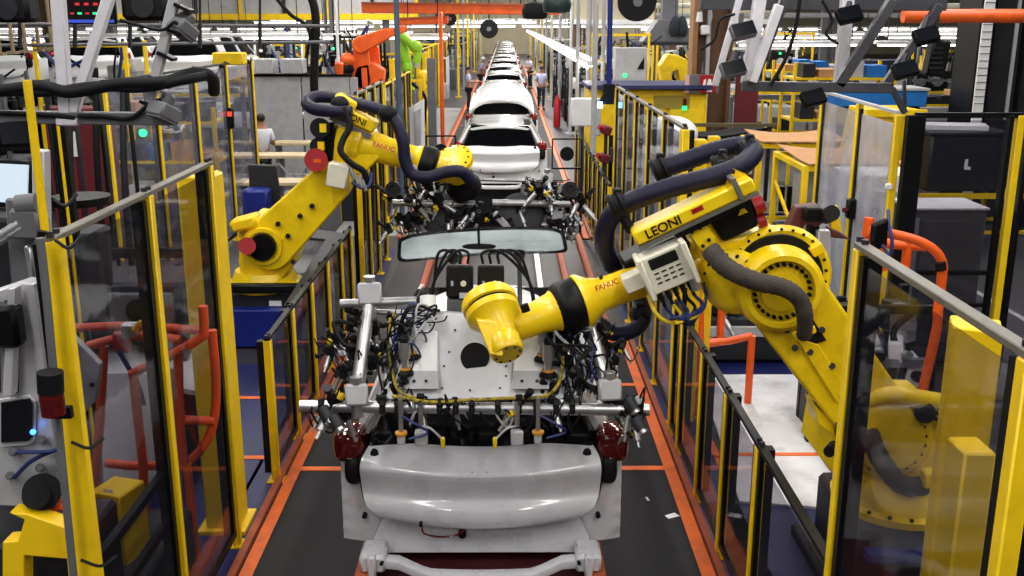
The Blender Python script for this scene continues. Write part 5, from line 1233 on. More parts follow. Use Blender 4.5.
# --- people
def person(label, x, y, rz, shirt=SHIRT, reach=0.2, cap=None, lean=0.0, group=None, s=1.0):
    t = thing('person', label, 'person', (x, y, 0), group)
    def skin(name, verts, edges, rads, m, root=0, lev=1):
        me = bpy.data.meshes.new(name); me.from_pydata(verts, edges, []); me.materials.append(m)
        o = bpy.data.objects.new(name, me); COL.objects.link(o); o.parent = t; ORG_M[o.name] = ORG_M[t.name]
        sk_ = o.modifiers.new('skin', 'SKIN'); sk_.use_smooth_shade = True
        for i, r in enumerate(rads):
            me.skin_vertices[0].data[i].radius = (r, r * .85) if not isinstance(r, tuple) else r
            me.skin_vertices[0].data[i].use_root = (i == root)
        sb = o.modifiers.new('smooth', 'SUBSURF'); sb.levels = lev; sb.render_levels = lev
        return o
    vv = [(0, 0, .95), (0, -lean * .3, 1.15), (0, -lean * .7, 1.36), (0, -lean, 1.50), (0, -lean - .02, 1.58), (0, -lean - .03, 1.66), (0, -lean - .02, 1.75)]
    rr = [.13, .125, (.16, .11), .055, .075, .088, .06]
    ee = [(i, i + 1) for i in range(6)]
    for sg in (-1, 1):
        b = len(vv); vv += [(sg * .17, -lean * .7, 1.43), (sg * .23, -lean * .7 + .02, 1.16), (sg * .22, -lean * .7 - reach, .98 + reach * .6), (sg * .215, -lean * .7 - reach - .08, .95 + reach * .7)]
        rr += [.06, .046, .034, .036]; ee += [(2, b), (b, b + 1), (b + 1, b + 2), (b + 2, b + 3)]
        w = V(vv[b + 3])
        for k, (dx, l) in enumerate(((-.03, .07), (-.01, .085), (.01, .08), (.03, .065))):
            c = len(vv); vv += [tuple(w + V((dx, -.05, -.01))), tuple(w + V((dx * 1.1, -.05 - l * .6, -.03))), tuple(w + V((dx * 1.1, -.05 - l, -.055)))]; rr += [.0095, .009, .008]; ee += [(b + 3, c), (c, c + 1), (c + 1, c + 2)]
        c = len(vv); vv += [tuple(w + V((-sg * .04, -.01, .01))), tuple(w + V((-sg * .055, -.05, -.0)))]; rr += [.011, .009]; ee += [(b + 3, c), (c, c + 1)]
        b = len(vv); vv += [(sg * .09, 0, .88), (sg * .10, -.02, .50), (sg * .10, .02, .10), (sg * .11, -.13, .04)]; rr += [.085, .055, .04, .035]; ee += [(0, b), (b, b + 1), (b + 1, b + 2), (b + 2, b + 3)]
    skin('body', vv, ee, rr, SKIN)
    sv = [(0, 0, .93), (0, -lean * .3, 1.15), (0, -lean * .7, 1.36), (0, -lean * .95, 1.47)]; sr = [.15, .145, (.185, .13), .075]; se = [(0, 1), (1, 2), (2, 3)]
    for sg in (-1, 1):
        b = len(sv); sv += [(sg * .175, -lean * .7, 1.425), (sg * .225, -lean * .7 + .01, 1.20)]; sr += [.078, .066]; se += [(2, b), (b, b + 1)]
    skin('shirt', sv, se, sr, shirt)
    tv = [(0, 0, .96)]; tr_ = [.145]; te = []
    for sg in (-1, 1):
        b = len(tv); tv += [(sg * .09, 0, .87), (sg * .10, -.02, .50), (sg * .10, .02, .12)]; tr_ += [.105, .075, .062]; te += [(0, b), (b, b + 1), (b + 1, b + 2)]
        q = MB().ball((x + sg * .11, y - .05, .05), .06, 10, (.8, 2.2, .8)).build('shoe', RUB, t)
    skin('trousers', tv, te, tr_, TROUS)
    hm = MB().ball((x, y - lean - .005, 1.695), .098, 14, (.92, 1.05, .9)).build('cap' if cap else 'hair', cap or HAIR, t)
    MB().ball((x, y - lean - .115, 1.645), .018, 8, (.7, 1, 1.3)).build('nose', SKIN, t)
    for sg in (-1, 1):
        MB().ball((x + sg * .032, y - lean - .098, 1.665), .010, 8).build('eye', HAIR, t); MB().ball((x + sg * .085, y - lean - .01, 1.65), .025, 8, (.4, .8, 1.2)).build('ear', SKIN, t)
    MB().box((x, y - lean - .104, 1.603), (.045, .008, .008)).build('mouth', MAROON, t)
    t.rotation_euler = (0, 0, rz); t.scale = (s, s, s)
    return t
person('person in a white shirt seen from behind at the wooden benches', -4.95, 20.5, R(200), SHIRT, .3)
person('person in white shirt and dark trousers standing left of the car line', -1.55, 41.5, R(100), LILAC, .35)
person('person in pale shirt walking right of the car line, arms bent', 1.40, 42.0, R(10), LILAC, .15)
person('person in white cap and lilac shirt leaning over the far left car line', -1.35, 52.0, R(80), LILAC, .4, WHITE, .15)
person('person in white shirt farther off, right of the car line', 1.25, 55.0, R(-60), SHIRT, .35, None, .1)
person('person in white behind the yellow enclosure, the left one of two', 4.25, 30.0, R(-30), SHIRT, .2); person('person in white behind the yellow enclosure, the right one of two', 4.75, 30.4, R(40), SHIRT, .3, None, .1)
person('person in pale blue shirt far off beyond the second person on the right', 1.55, 48.0, R(-90), mat('pale blue shirt', (150, 180, 215), .8), .3)

# --- left centre: orange robot, lime robot, yellow machinery
Yo = 25.0
t = thing('robot', 'orange robot arm on a pedestal left of the car line', 'robot', (-3.6, 25.2, 0))
MB().box((-3.55, 25.3, .7), (.8, .7, 1.4), bev=.03).build('pedestal', DGREY, t); MB().lathe((-3.55, 25.2, 1.4), (0, 0, 1), [(0, .35), (.1, .36), (.14, .28), (.4, .26)], 22).build('base', ORG, t)
MB().prism(poly([(352, 78), (356, 66), (372, 62), (384, 70), (382, 92), (356, 92)], Yo), (0, .5, 0)).build('turret', ORG, t, bev=.04)
MB().prism(hull_link(at(362, 80, Yo), .24, at(360, 46, Yo), .17), (0, .25, 0)).build('lower_arm', ORG, t, bev=.04); MB().prism(hull_link(at(373, 78, Yo + .4), .2, at(373, 50, Yo + .4), .14), (0, .2, 0)).build('rear_link', ORG, t, bev=.03)
MB().prism(hull_link(at(360, 45, Yo - .1), .20, at(386, 34, Yo - .1), .13), (0, .3, 0)).build('upper_arm', ORG, t, bev=.04); MB().prism(hull_link(at(384, 34, Yo - .05), .12, at(404, 29, Yo - .05), .08), (0, .2, 0)).build('wrist', ORG, t, bev=.03)
MB().ball(at(347, 60, Yo - .2), .18, 14).build('balancer', ORG, t); MB().cyl(at(340, 72, Yo - .2), at(352, 66, Yo - .2), .14, n=14).build('motor', RUB, t); MB().beam(at(364, 68, Yo - .3), at(366, 96, Yo - .3), .12, .12).build('front_strut', ORG, t)
Yo = 28.0
t = thing('robot', 'lime green robot arm beside the yellow machine, left of the line', 'robot', (-2.7, 28.2, 0))
MB().box((-2.55, 28.4, .8), (.6, .6, 1.6), bev=.03).build('pedestal', DGREY, t)
MB().tube(poly([(400, 34), (409, 42), (416, 47)], Yo), .13, 12, 4).build('upper_arm', LIME, t); MB().tube(poly([(416, 46), (418, 54), (416, 63)], Yo), .11, 12, 4).build('forearm', LIME, t); MB().ball(at(416, 47, Yo), .18, 14).build('elbow', LIME, t)
MB().tube(poly([(402, 36), (404, 52), (408, 72), (410, 90)], Yo + .2), .14, 12, 4).build('lower_arm', LIME, t); MB().ball(at(408, 69, Yo), .17, 14).build('shoulder', LIME, t); MB().cyl(at(416, 62, Yo), at(416, 68, Yo), .09, n=12).build('tool', STEEL, t)
t = thing('robot', 'small yellow robot joint below the lime green arm', 'robot', (-2.35, 27, 0))
MB().ball(at(423, 76, 27), .16, 14).build('joint', FYEL, t); MB().cyl(at(420, 70, 27), at(419, 112, 27), .07, n=12).build('column', FYEL, t); MB().cyl(at(423, 76, 27), at(430, 82, 27), .10, n=12).build('wrist', FYEL, t); MB().cyl(at(419, 110, 27), V((at(419, 110, 27).x, 27, 0)), .14, n=12).build('foot', FYEL, t)
machine('yellow machine with white notice behind the lime robot arm', -3.1, 30.0, 1.6, 1.0, 2.7, FYEL, FYEL, 7, None, n=6)
machine('dark machine with grey frame right of the orange robot', -2.75, 24.0, 1.3, 1.0, 2.0, DGREY, GREY, 8, None, n=12)
machine('dark welding station with green lamp behind the partition', -4.9, 26.0, 1.6, 1.2, 3.1, BLK, DGREY, 9, GRN, n=14, pipes=7)
machine('black tall station behind the orange can', -4.0, 27.5, 1.3, 1.0, 3.2, BLK, BLK, 10, GRN, n=14, pipes=8)
machine('station with yellow posts above the partition, left part', -6.2, 27.0, 1.6, 1.2, 2.9, DGREY, FYEL, 12, None, n=12, pipes=5)
machine('dark station between white board and tall left fence', -2.6, 18.8, .9, 1.0, 1.7, DGREY, FYEL, 13, None, n=10)
machine('black and yellow station behind the white board', -2.5, 25.8, .8, 1.2, 2.2, BLK, FYEL, 14, None, n=9)
machine('dark station on the left aisle before the yellow posts', -3.6, 34.0, 1.4, 1.2, 2.4, BLK, FYEL, 15, GRN, n=10)
machine('grey station with yellow posts left of the standing person', -3.5, 39.0, 1.2, 1.2, 2.5, DGREY, FYEL, 16, None, n=10)
machine('far dark station behind the yellow aisle fence', -3.9, 46.0, 1.5, 1.2, 2.6, BLK, FYEL, 17, None, n=10)
fence('safety_fence', 'far row of thick yellow posts along the pale aisle', -2.95, (26.5, 28.5, 31, 33.5, 36, 38.5, 41, 44, 47, 50), 2.6, FYEL, GL_CLEAR, post=.13, foot=False)
t = thing('white_board', 'white upright board beyond the left robot wrist', 'board', (-1.98, 22.0, 0))
MB().prism(poly([(409, 108), (424, 99), (425, 160), (411, 165)], 22.0), (0, .08, 0)).build('sheet', WHITE, t, bev=.01); MB().beam(at(418, 163, 22.03), V((at(418, 163, 22).x, 22.03, 0)), .10).build('stand', GREY, t); MB().prism(poly([(414, 112), (421, 108), (421, 155), (415, 158)], 21.97), (0, .03, 0)).build('ribbed_face', LGREY, t)
def pole(label, px, y0, Y, r, m, top=5.5, base=0.0, group=None, sq=False):
    x = at(px, 100, Y).x
    mb = MB(); (mb.box((x, Y, (top + base) / 2), (2 * r, 2 * r, top - base)) if sq else mb.cyl((x, Y, base), (x, Y, top), r, n=12))
    mb.box((x, Y, base + .02), (r * 5, r * 5, .04))
    t = tag(mb.build('pole', m, loc=(x, Y, base)), label, 'pole', group); return t
pole('grey post at the aisle corner right of the white board', 432, 60, 25.0, .10, GREY, 2.7, 0, None, True)
pole('blue grey pole in front of the lime robot arm', 399, 0, 18.5, .05, mat('blue grey paint', (74, 92, 112), .5), 4.6)
pole('thin white pole rising before the orange crane beam, left', 340, 0, 24.0, .035, WHITE, 5.0)
t = thing('hanging_cable', 'thick black cable looping down at the top, left of centre', 'cable', at(312, 0, 22)); MB().tube(poly([(268, -12), (290, 14), (308, 28), (314, 60), (312, 80)], 22), .04, 8, 6).build('thin_cable', RUB, t); MB().tube(poly([(306, -14), (314, 6), (316, 30), (314, 75), (315, 100)], 22), .09, 10, 6).build('thick_cable', RUB, t)
# pair of black round markers on frames each side of the gap
for px, lab, sx in ((441, 'black round disc on a post at the left platform edge, below the white board', -1), (567, 'black round disc in a thin square frame, right of the second car', 1)):
    c = at(px, 151 if sx < 0 else 154, 17.2); t = thing('round_marker', lab, 'marker', V((c.x, 17.2, 0)))
    MB().cyl(c, c + V((0, .05, 0)), .12, n=24).build('disc', RUB, t); w = .25
    MB().beam(c + V((-w, .03, -w)), c + V((-w, .03, w)), .025).beam(c + V((w, .03, -w)), c + V((w, .03, w)), .025).beam(c + V((-w, .03, -w)), c + V((w, .03, -w)), .03).beam(c + V((-w, .03, w)), c + V((w, .03, w)), .025).build('square_frame', BLK, t)
    MB().beam(c + V((w * sx, .05, -w)), V((c.x + w * sx, 17.25, 0)), .05).build('post', DGREY, t)
# --- orange crane beams
for (x0, x1, y0, y1, Yc, w, lab) in ((362, 560, 8, 10, 30.0, .28, 'long orange crane beam across the top, over the car line'), (398, 448, 22, 20, 29.0, .18, 'short orange crane beam below the long one')):
    t = thing('crane_beam', lab, 'crane beam', at((x0 + x1) / 2, y0, Yc)); MB().beam(at(x0, y0, Yc), at(x1, y1, Yc), .25, w, bev=.02).build('beam', ORG, t); MB().beam(at(x0, y0, Yc) + V((0, 0, w * .5)), at(x1, y1, Yc) + V((0, 0, w * .5)), .35, .05).build('flange', RUST, t)
    for q in (.2, .8): p = at(x0 + (x1 - x0) * q, y0, Yc); MB().cyl(p, p + V((0, 0, 3)), .02, n=6).build('hanger_rod', DGREY, t)
t = thing('crane_post', 'orange upright post under the crane beams', 'post', at(442, 60, 29)); x = at(442, 60, 29).x; MB().box((x, 28.7, 1.9), (.11, .11, 3.8), bev=.02).build('post', ORG, t); MB().box((x, 28.7, .03), (.4, .4, .06)).build('foot_plate', ORG, t)
# --- overhead reels and bell lamps
for px, py, Yc, r, m, lab in ((637, 2, 15.0, .27, RUB, 'large black hose reel hanging at the top, right of the blue pole'), (489, 29, 34.0, .30, RUB, 'black hose reel hanging over the far cars'), (450, 19, 32.0, .2, RUB, 'small black hose reel under the orange crane beam')):
    c = at(px, py, Yc); t = thing('hose_reel', lab, 'hose reel', c)
    MB().lathe(c + V((0, -.08, 0)), (0, 1, 0), [(0, r * .6), (.0, r), (.04, r), (.05, r * .8), (.14, r * .8), (.15, r), (.19, r), (.2, r * .6)], 26).build('drum', m, t); MB().cyl(c + V((0, -.10, 0)), c + V((0, -.06, 0)), r * .25, n=14).build('hub', GREY, t); MB().beam(c + V((0, .05, r)), c + V((0, .05, r + 2.2)), .05).build('hanger', DGREY, t)
for px, py, Yc, lab in ((557, 3, 19.0, 'dark green round lamp bell at the top, right of the crane beam'), (535, 10, 21.0, 'black round lamp bell left of the dark green one')):
    c = at(px, py, Yc); t = thing('lamp_bell', lab, 'lamp', c); MB().lathe(c + V((0, 0, .18)), (0, 0, -1), [(0, .08), (.06, .22), (.2, .27), (.34, .24), (.36, .15)], 24).build('bell', mat('dark green enamel', (20, 44, 40), .35, 0, .1) if px > 550 else RUB, t); MB().cyl(c + V((0, 0, .18)), c + V((0, 0, 2.2)), .03, n=8).build('stem', DGREY, t)
# --- right: long lit lamp line and its posts
for k in range(11):
    y = 21 + k * 6; t = thing('lamp_strip', 'bright white lamp strip of the long lit row right of the cars', 'lamp', (1.75, y + 3, 2.75), 'lit lamp strips right of the car line')
    MB().box((1.78, y + 3, 2.74), (.26, 5.7, .10), bev=.02).build('housing', WHITE, t)
    for dx in (-.10, .06): MB().cyl((1.75 + dx, y + .2, 2.66), (1.75 + dx, y + 5.8, 2.66), .035, n=8).build('tube', TUBE, t)
    for q in (1.0, 4.6): MB().cyl((1.78, y + q, 2.78), (1.78, y + q, 5.2), .012, n=6).build('hanger_rod', STEEL, t)
pole('thin white pole left of the hanging white box', 577, 0, 22.4, .04, LGREY, 5.2); pole('pale ribbed pole crossing the lamp row, right of the white box', 594, 0, 18.4, .05, LGREY, 5.0); pole('thin pale pole behind the ribbed pole', 602, 0, 23.0, .045, LGREY, 5.2)
for k in range(7): pole('grey upright post beside the long lit lamp row', 0, 0, 26 + k * 7, .06, LGREY, 5.2, group='posts beside the lit lamp row').location.x = 2.05
t = thing('tool_hanger', 'blue hanging tool pole with black end and blue white light', 'tool', at(610, 80, 15)); MB().cyl(at(609, 86, 15), at(611, -40, 15), .038, n=12).build('tube', BLUE, t); MB().cyl(at(608, 104, 15), at(609, 84, 15), .09, n=14).build('black_end', RUB, t); MB().cyl(at(600, 108, 14.9), at(600, 102, 14.9), .04, n=10).build('light', BLUL, t); MB().tube(poly([(612, 84), (604, 96), (600, 104)], 14.95), .03, 8, 5).build('cable', RUB, t)
t = thing('control_box', 'white control box on a pole right of the car line', 'box', (1.5, 19.3, 0)); c = at(583, 112, 19.2); MB().box(c, (.46, .2, .52), bev=.02).build('casing', WHITE, t); MB().box(c + V((.28, .1, -.1)), (.12, .25, .7), bev=.02).build('side_duct', LGREY, t); MB().cyl((c.x, 19.4, 0), (c.x, 19.4, c.z), .04, n=10).build('pole', GREY, t)
# yellow enclosure and the things behind it
t = thing('yellow_enclosure', 'big yellow machine enclosure with dark blue edge, right of the cars', 'machine', (2.9, 20.5, 0))
MB().box((2.75, 20.6, 1.15), (2.3, 1.4, 2.3), bev=.03).build('housing', FYEL, t); MB().box((2.75, 20.5, 2.34), (2.4, 1.6, .08), bev=.01).build('blue_edge', mat('dark blue edge', (30, 36, 84), .5), t)
for x in (2.0, 2.75, 3.5): MB().box((x, 19.88, 1.3), (.66, .03, 1.6), bev=.01).build('door', FYEL, t)
MB().cyl((3.45, 19.82, 1.98), (3.45, 19.82, 2.12), .04, n=10).build('red_lamp', TAIL, t); MB().cyl((3.45, 19.82, 1.90), (3.45, 19.82, 1.98), .045, n=10).build('green_lamp', GRN, t); MB().box((3.2, 19.9, 2.05), (.7, .1, .25)).build('stripe_board', mat('olive stripe board', (150, 130, 40), .6), t)
machine('station with red valves and cables behind the low far fence, right', 2.05, 16.6, .6, 1.4, 1.7, DGREY, BLK, 21, None, n=14, pipes=7)
machine('dark station with silver clamps right of the tall fence', 2.6, 13.0, .9, 1.6, 1.3, DGREY, GREY, 22, GRN, n=12, pipes=5)
for px, py, Yc in ((606, 130, 16.0), (604, 158, 16.0)):
    c = at(px, py, Yc); t = thing('valve_block', 'red and brown valve on a stalk beside the ribbed pole, ' + ('upper one' if py < 140 else 'lower one'), 'valve', V((c.x, Yc, 0))); MB().box(c, (.16, .14, .14), rot=(.2, .3, .4), bev=.02).build('body', MAROON, t); MB().cyl(c, c + V((-.12, -.1, .06)), .04, n=10).build('knob', RED, t); MB().cyl(V((c.x, Yc, 0)), c, .03, n=8).build('stalk', DGREY, t)
t = thing('white_cover', 'white rounded cover seen through the tall fence behind the hoses', 'cover', (2.35, 11.3, 0)); MB().ball((2.35, 11.6, 1.62), .42, 18, (.75, .9, .75)).build('shell', WHITE, t); MB().box((2.35, 11.6, .75), (.55, .6, 1.5), bev=.05).build('body', LGREY, t); MB().ball((2.28, 11.25, 1.55), .12, 12, (1, .3, 1)).build('dark_window', RUB, t)
t = thing('white_cover', 'tall pale machine cover through the farther panes of the tall fence', 'cover', (2.5, 14.6, 0)); MB().ball((2.35, 14.6, 2.0), .45, 18, (.9, .9, .6)).build('shell', WHITE, t); MB().box((2.35, 14.6, .95), (.75, .7, 1.9), bev=.08).build('body', LGREY, t)
t = thing('corner_posts', 'pair of thick yellow corner posts ending the tall fence, behind the hoses', 'posts', (1.75, 8.4, 0)); MB().box((1.66, 8.75, 1.3), (.13, .13, 2.6), bev=.01).build('post', FYEL, t); MB().box((1.84, 9.0, 1.3), (.10, .10, 2.6), bev=.01).build('post', FYEL, t)
MB().beam((1.66, 8.75, 2.4), (1.84, 9.0, 2.4), .05).beam((1.66, 8.75, .3), (1.84, 9.0, .3), .05).build('link', FYEL, t)
# counters, cabinets behind the enclosure
t = thing('counter', 'grey counter with pale cabinets behind the yellow enclosure', 'counter', (3.2, 26, 0)); MB().box((3.1, 26, 1.0), (2.6, .7, 2.0), bev=.02).build('body', GREY, t); MB().box((3.1, 25.9, 2.03), (2.7, .9, .06)).build('counter_top', mat('dark blue edge', (30, 36, 84)), t)
for k in range(4): MB().box((2.1 + k * .62, 25.63, 1.5), (.5, .03, .9), bev=.01).build('door', LGREY, t)
o = thing('control_cabinet', 'pale cabinet with green lamp standing on the grey counter', 'cabinet', (3.1, 26, 2.06)); MB().box((3.1, 26, 2.5), (.8, .5, .85), bev=.02).build('body', LGREY, o); MB().prism([(3.25, 25.73, 2.4), (3.42, 25.73, 2.4), (3.42, 25.73, 2.7)], (0, .02, 0)).build('dark_triangle', BLK, o); MB().cyl((2.95, 25.73, 2.25), (2.95, 25.70, 2.25), .05, n=10).build('green_lamp', GRN, o)
t = thing('yellow_machine', 'yellow arched machine right of the two people in white', 'machine', (5.0, 27, 0)); MB().prism(poly([(662, 82), (660, 66), (668, 54), (678, 55), (688, 60), (690, 82), (680, 82), (678, 70), (672, 72), (672, 82)], 26.6), (0, .6, 0)).build('arch', FYEL, t, bev=.03); MB().box((4.6, 27, .7), (.9, .6, 1.4), bev=.02).build('base', DGREY, t)
# brown column with the red sign
t = thing('building_column', 'brown steel column with grey boxes, top right of centre', 'column', (4.35, 22.0, 0)); MB().box((4.35, 22.2, 3.5), (.66, .4, 7.0), bev=.02).build('web', BROWN, t); MB().box((4.25, 21.95, 3.5), (.08, .2, 7.0)).build('pipe', LGREY, t); MB().box((3.95, 22.0, 3.5), (.10, .5, 7.0)).build('flange', mat('tan steel', (150, 108, 66), .6), t); MB().box((4.70, 22.0, 3.5), (.08, .5, 7.0)).build('flange', BROWN, t)
t = thing('wall_phone', 'white box and cup on the brown column', 'box', at(704, 29, 21.8)); MB().box(at(705, 30, 21.8), (.2, .12, .2), bev=.03).build('casing', WHITE, t); MB().lathe(at(699, 12, 21.8), (0, 0, -1), [(0, .07), (.2, .09)], 14).build('cup', WHITE, t); MB().tube(poly([(700, 12), (708, 4), (712, 16), (708, 26)], 21.8), .015, 6, 5).build('cord', LGREY, t)
t = thing('sign_board', 'grey board with a red and white extinguisher sign under the brown column', 'sign', at(702, 84, 19.8)); MB().box(at(703, 84, 19.8), (.62, .04, .36), bev=.006).build('board', GREY, t); MB().box(at(708, 84, 19.77), (.31, .02, .34)).build('red_panel', RED, t)
MB().prism(poly([(707, 92), (707, 84), (708.5, 79), (711, 79), (712, 84), (712, 92)], 19.75), (0, .01, 0)).build('white_figure', WHITE, t); MB().prism(poly([(703, 84), (704, 80), (706, 79), (706, 82), (705, 87), (703, 87)], 19.75), (0, .01, 0)).build('white_arrow', WHITE, t); MB().box(at(687, 84, 19.79), (.08, .03, .34)).build('pale_edge', mat('pale pink', (220, 170, 170), .6), t)
MB().cyl(at(703, 74, 19.85), at(703, 60, 21.9), .02, n=8).build('hanger', DGREY, t)
# black sagging sheet and grey racks under it
t = thing('trough', 'black sagging trough on posts behind the right hoses', 'trough', (3.0, 17.5, 0)); MB().grid(lambda u, v: (2.3 + 2.2 * u, 17.2 + .8 * v, 1.86 - .18 * math.sin(u * math.pi) - .1 * math.sin(v * math.pi)), 14, 6, thick=(0, 0, -.05)).build('sheet', RUB, t); MB().box((3.4, 17.15, 1.88), (2.3, .05, .06)).build('edge_bar', mat('olive edge', (90, 78, 50), .6), t)
for x in (2.35, 4.45): MB().beam((x, 17.2, 0), (x, 17.2, 1.86), .06).build('leg', DGREY, t)
rack('grey wire rack under the black trough', 3.4, 18.6, 1.9, .7, 1.3, GREY, 4, 41)
t = thing('maroon_panel', 'maroon door panel right of the red extinguisher sign', 'panel', (5.2, 22, 0)); MB().box((5.15, 22, 1.4), (.5, .06, 2.4), bev=.01).build('sheet', MAROON, t); MB().box((5.15, 22, .1), (.6, .3, .2)).build('foot', DGREY, t)
# yellow tables with cardboard
for i, (x0, x1, y0, y1, h, lab) in enumerate(((3.85, 4.9, 15.4, 16.5, 1.78, 'farther yellow frame table with a brown cardboard sheet'), (3.98, 5.0, 13.4, 14.9, 1.72, 'nearer yellow frame table with a brown cardboard sheet'))):
    t = thing('frame_table', lab, 'table', ((x0 + x1) / 2, (y0 + y1) / 2, 0))
    for x in (x0, x1):
        for y in (y0, y1): MB().box((x, y, h / 2), (.08, .08, h), bev=.006).build('leg', FYEL, t)
    for y in (y0, y1): MB().box(((x0 + x1) / 2, y, h - .04), (x1 - x0, .07, .07)).build('top_rail', FYEL, t); MB().box(((x0 + x1) / 2, y, h * .35), (x1 - x0, .05, .05)).build('lower_rail', FYEL, t)
    for x in (x0, x1): MB().box((x, (y0 + y1) / 2, h - .04), (.07, y1 - y0, .07)).build('top_rail', FYEL, t); MB().beam((x, y0, h * .35), (x, y1, h * .75), .04).build('brace', FYEL, t)
    MB().box(((x0 + x1) / 2, (y0 + y1) / 2, h * .38), (x1 - x0, y1 - y0, .03)).build('lower_tray', DGREY, t)
    for k in range(6): MB().cyl((x0 + .3 + .12 * k, y0 + .1, h * .40), (x0 + .3 + .12 * k, y0 + .1, h * .62), .045, n=8).build('stored_part', BLK, t)
    o = MB().grid(lambda u, v: (x0 + .02 + (x1 - x0 + .3) * u, y0 - .1 + (y1 - y0 + .15) * v, h + .022 + .09 * (1 - math.sin(u * math.pi)) * (v - .3) * (v > .3)), 12, 8, thick=(0, 0, .015)).build('cardboard_sheet', CARD, loc=((x0 + x1) / 2, (y0 + y1) / 2, h)); tag(o, 'curled brown cardboard sheet on the ' + ('farther' if i == 0 else 'nearer') + ' yellow frame table', 'cardboard')
# right back: racks, blue counter, yellow bins
rack('yellow shelf rack with brown boxes behind the right hanging frame', 7.4, 23.0, 2.2, 1.0, 2.7, FYEL, 3, 51); rack('second yellow shelf rack farther right with pale boxes', 10.2, 25.0, 2.4, 1.0, 2.0, FYEL, 2, 52); rack('yellow rack far behind the blue counter', 9.0, 29.5, 3.0, 1.0, 2.5, FYEL, 3, 53)
t = thing('blue_counter', 'bright blue long counter behind the glass bays', 'counter', (7.2, 19.6, 0)); MB().box((6.95, 19.4, 2.18), (1.7, .9, .30), bev=.02).build('bright_top', BLUEM, t); MB().box((6.95, 19.5, 1.02), (1.6, .8, 2.0), bev=.02).build('body', DGREY, t); MB().box((6.95, 19.4, 2.35), (1.76, .95, .04)).build('pale_edge', LGREY, t)
t = thing('skip_bin', 'yellow tilted sheet bin left of the black crate', 'bin', (6.1, 17.2, 0)); MB().prism([(5.75, 16.9, .5), (6.7, 16.9, .5), (6.9, 16.9, 2.15), (6.0, 16.9, 2.15)], (0, 1.0, 0)).build('body', FYEL, t, bev=.02); MB().box((6.25, 17.4, .25), (1.0, .9, .5)).build('base', DGREY, t); MB().box((6.45, 16.86, 2.1), (1.0, .06, .12)).build('lip', FYEL, t)
t = thing('monitor_box', 'navy machine block below the slanted struts, right', 'machine', (9.6, 26.6, 0)); MB().box((9.6, 26.6, 1.3), (1.5, .7, 2.6), bev=.04).build('body', mat('navy block', (30, 36, 62), .5), t); MB().box((9.6, 26.2, 2.0), (1.2, .1, .3), bev=.02).build('pale_ledge', LGREY, t)
machine('grey station with white hoods far right behind the column', 13.4, 24.5, 2.4, 1.2, 2.4, LGREY, WHITE, 61, None, n=10); machine('white topped station behind the yellow racks', 7.4, 32.0, 3.0, 1.2, 2.8, LGREY, WHITE, 62, GRN, n=12); machine('pale station far right near the orange pipe', 13.5, 31.0, 3.0, 1.4, 3.0, LGREY, GREY, 63, None, n=12)
# --- wide rows of lit strips, pale cars and conveyors far left and right
def lamp_row(x, y, z, ln, lab, grp):
    t = thing('lamp_strip', lab, 'lamp', (x, y, z), grp); MB().box((x, y, z + .06), (ln, .30, .10), bev=.02).build('housing', WHITE, t); MB().cyl((x - ln * .48, y - .06, z), (x + ln * .48, y - .06, z), .045, n=8).build('tube', TUBE, t)
    for q in (-.4, .4): MB().cyl((x + q * ln, y, z + .1), (x + q * ln, y, z + 3), .015, n=6).build('hanger_rod', DGREY, t)
for (y, z, x0, n) in ((24, 2.9, -12.6, 2), (30, 3.1, -15.5, 4), (37, 3.0, -20, 5), (46, 3.0, -26, 6), (57, 3.1, -30, 6)):
    for k in range(n): lamp_row(x0 + k * 4.0, y, z, 3.7, 'long white lamp strip hanging over the lines at far left', 'lamp strips far left')
for (y, z, x0, n) in ((30, 2.9, 8.5, 3), (36, 3.0, 7, 4), (45, 3.0, 8, 5), (56, 3.1, 9, 6)):
    for k in range(n): lamp_row(x0 + k * 4.0, y, z, 3.7, 'long white lamp strip hanging over the lines at far right', 'lamp strips far right')
for (y, x0, n, rz, side) in ((31, -15, 3, 90, 'left'), (36, -19, 4, 90, 'left'), (43, -23, 5, 90, 'left'), (52, -28, 6, 90, 'left'), (34, 11, 3, -90, 'right'), (41, 9, 4, -90, 'right'), (50, 9.5, 5, -90, 'right')):
    for k in range(n):
        cx = x0 + k * 4.9 + (-1.9 if rz > 0 else 1.9)
        tag(MB().box((cx, y, .22), (3.6, 1.4, .43), bev=.02).build('car_skid', DGREY, loc=(cx, y, 0)), 'dark skid under a white car on a cross line at far ' + side, 'skid', 'skids on the cross lines at far ' + side)
        dup(far_car, (x0 + k * 4.9, y, .0), R(rz), label='white car body on a cross line at far ' + side, group='white cars on the cross lines at far ' + side)
def conveyor(x0, x1, y, h, lab, m=GREY, rail=FYEL):
    t = thing('conveyor', lab, 'conveyor', ((x0 + x1) / 2, y, 0)); MB().box(((x0 + x1) / 2, y, h), (x1 - x0, .8, .12), bev=.01).build('bed', m, t); MB().box(((x0 + x1) / 2, y - .42, h + .12), (x1 - x0, .06, .08)).build('side_rail', rail, t)
    n = int((x1 - x0) / 2.2)
    for k in range(n + 1): MB().box((x0 + (x1 - x0) * k / n, y - .3, h / 2), (.09, .09, h)).build('leg', m, t)
conveyor(-17, -6.0, 23.6, 2.2, 'grey conveyor with yellow side rail behind the left fences'); conveyor(-20, -6.5, 28.2, 1.5, 'farther grey conveyor with yellow rail at left'); conveyor(-24, -6, 34, 1.5, 'far pale conveyor at left', LGREY, GREY); conveyor(-28, -6, 40, 2.1, 'farthest raised conveyor at left', LGREY, FYEL); conveyor(6, 22, 27.6, 1.6, 'grey conveyor behind the yellow racks at right'); conveyor(6, 26, 38, 1.9, 'far pale conveyor at right', LGREY, FYEL)
sd = 70
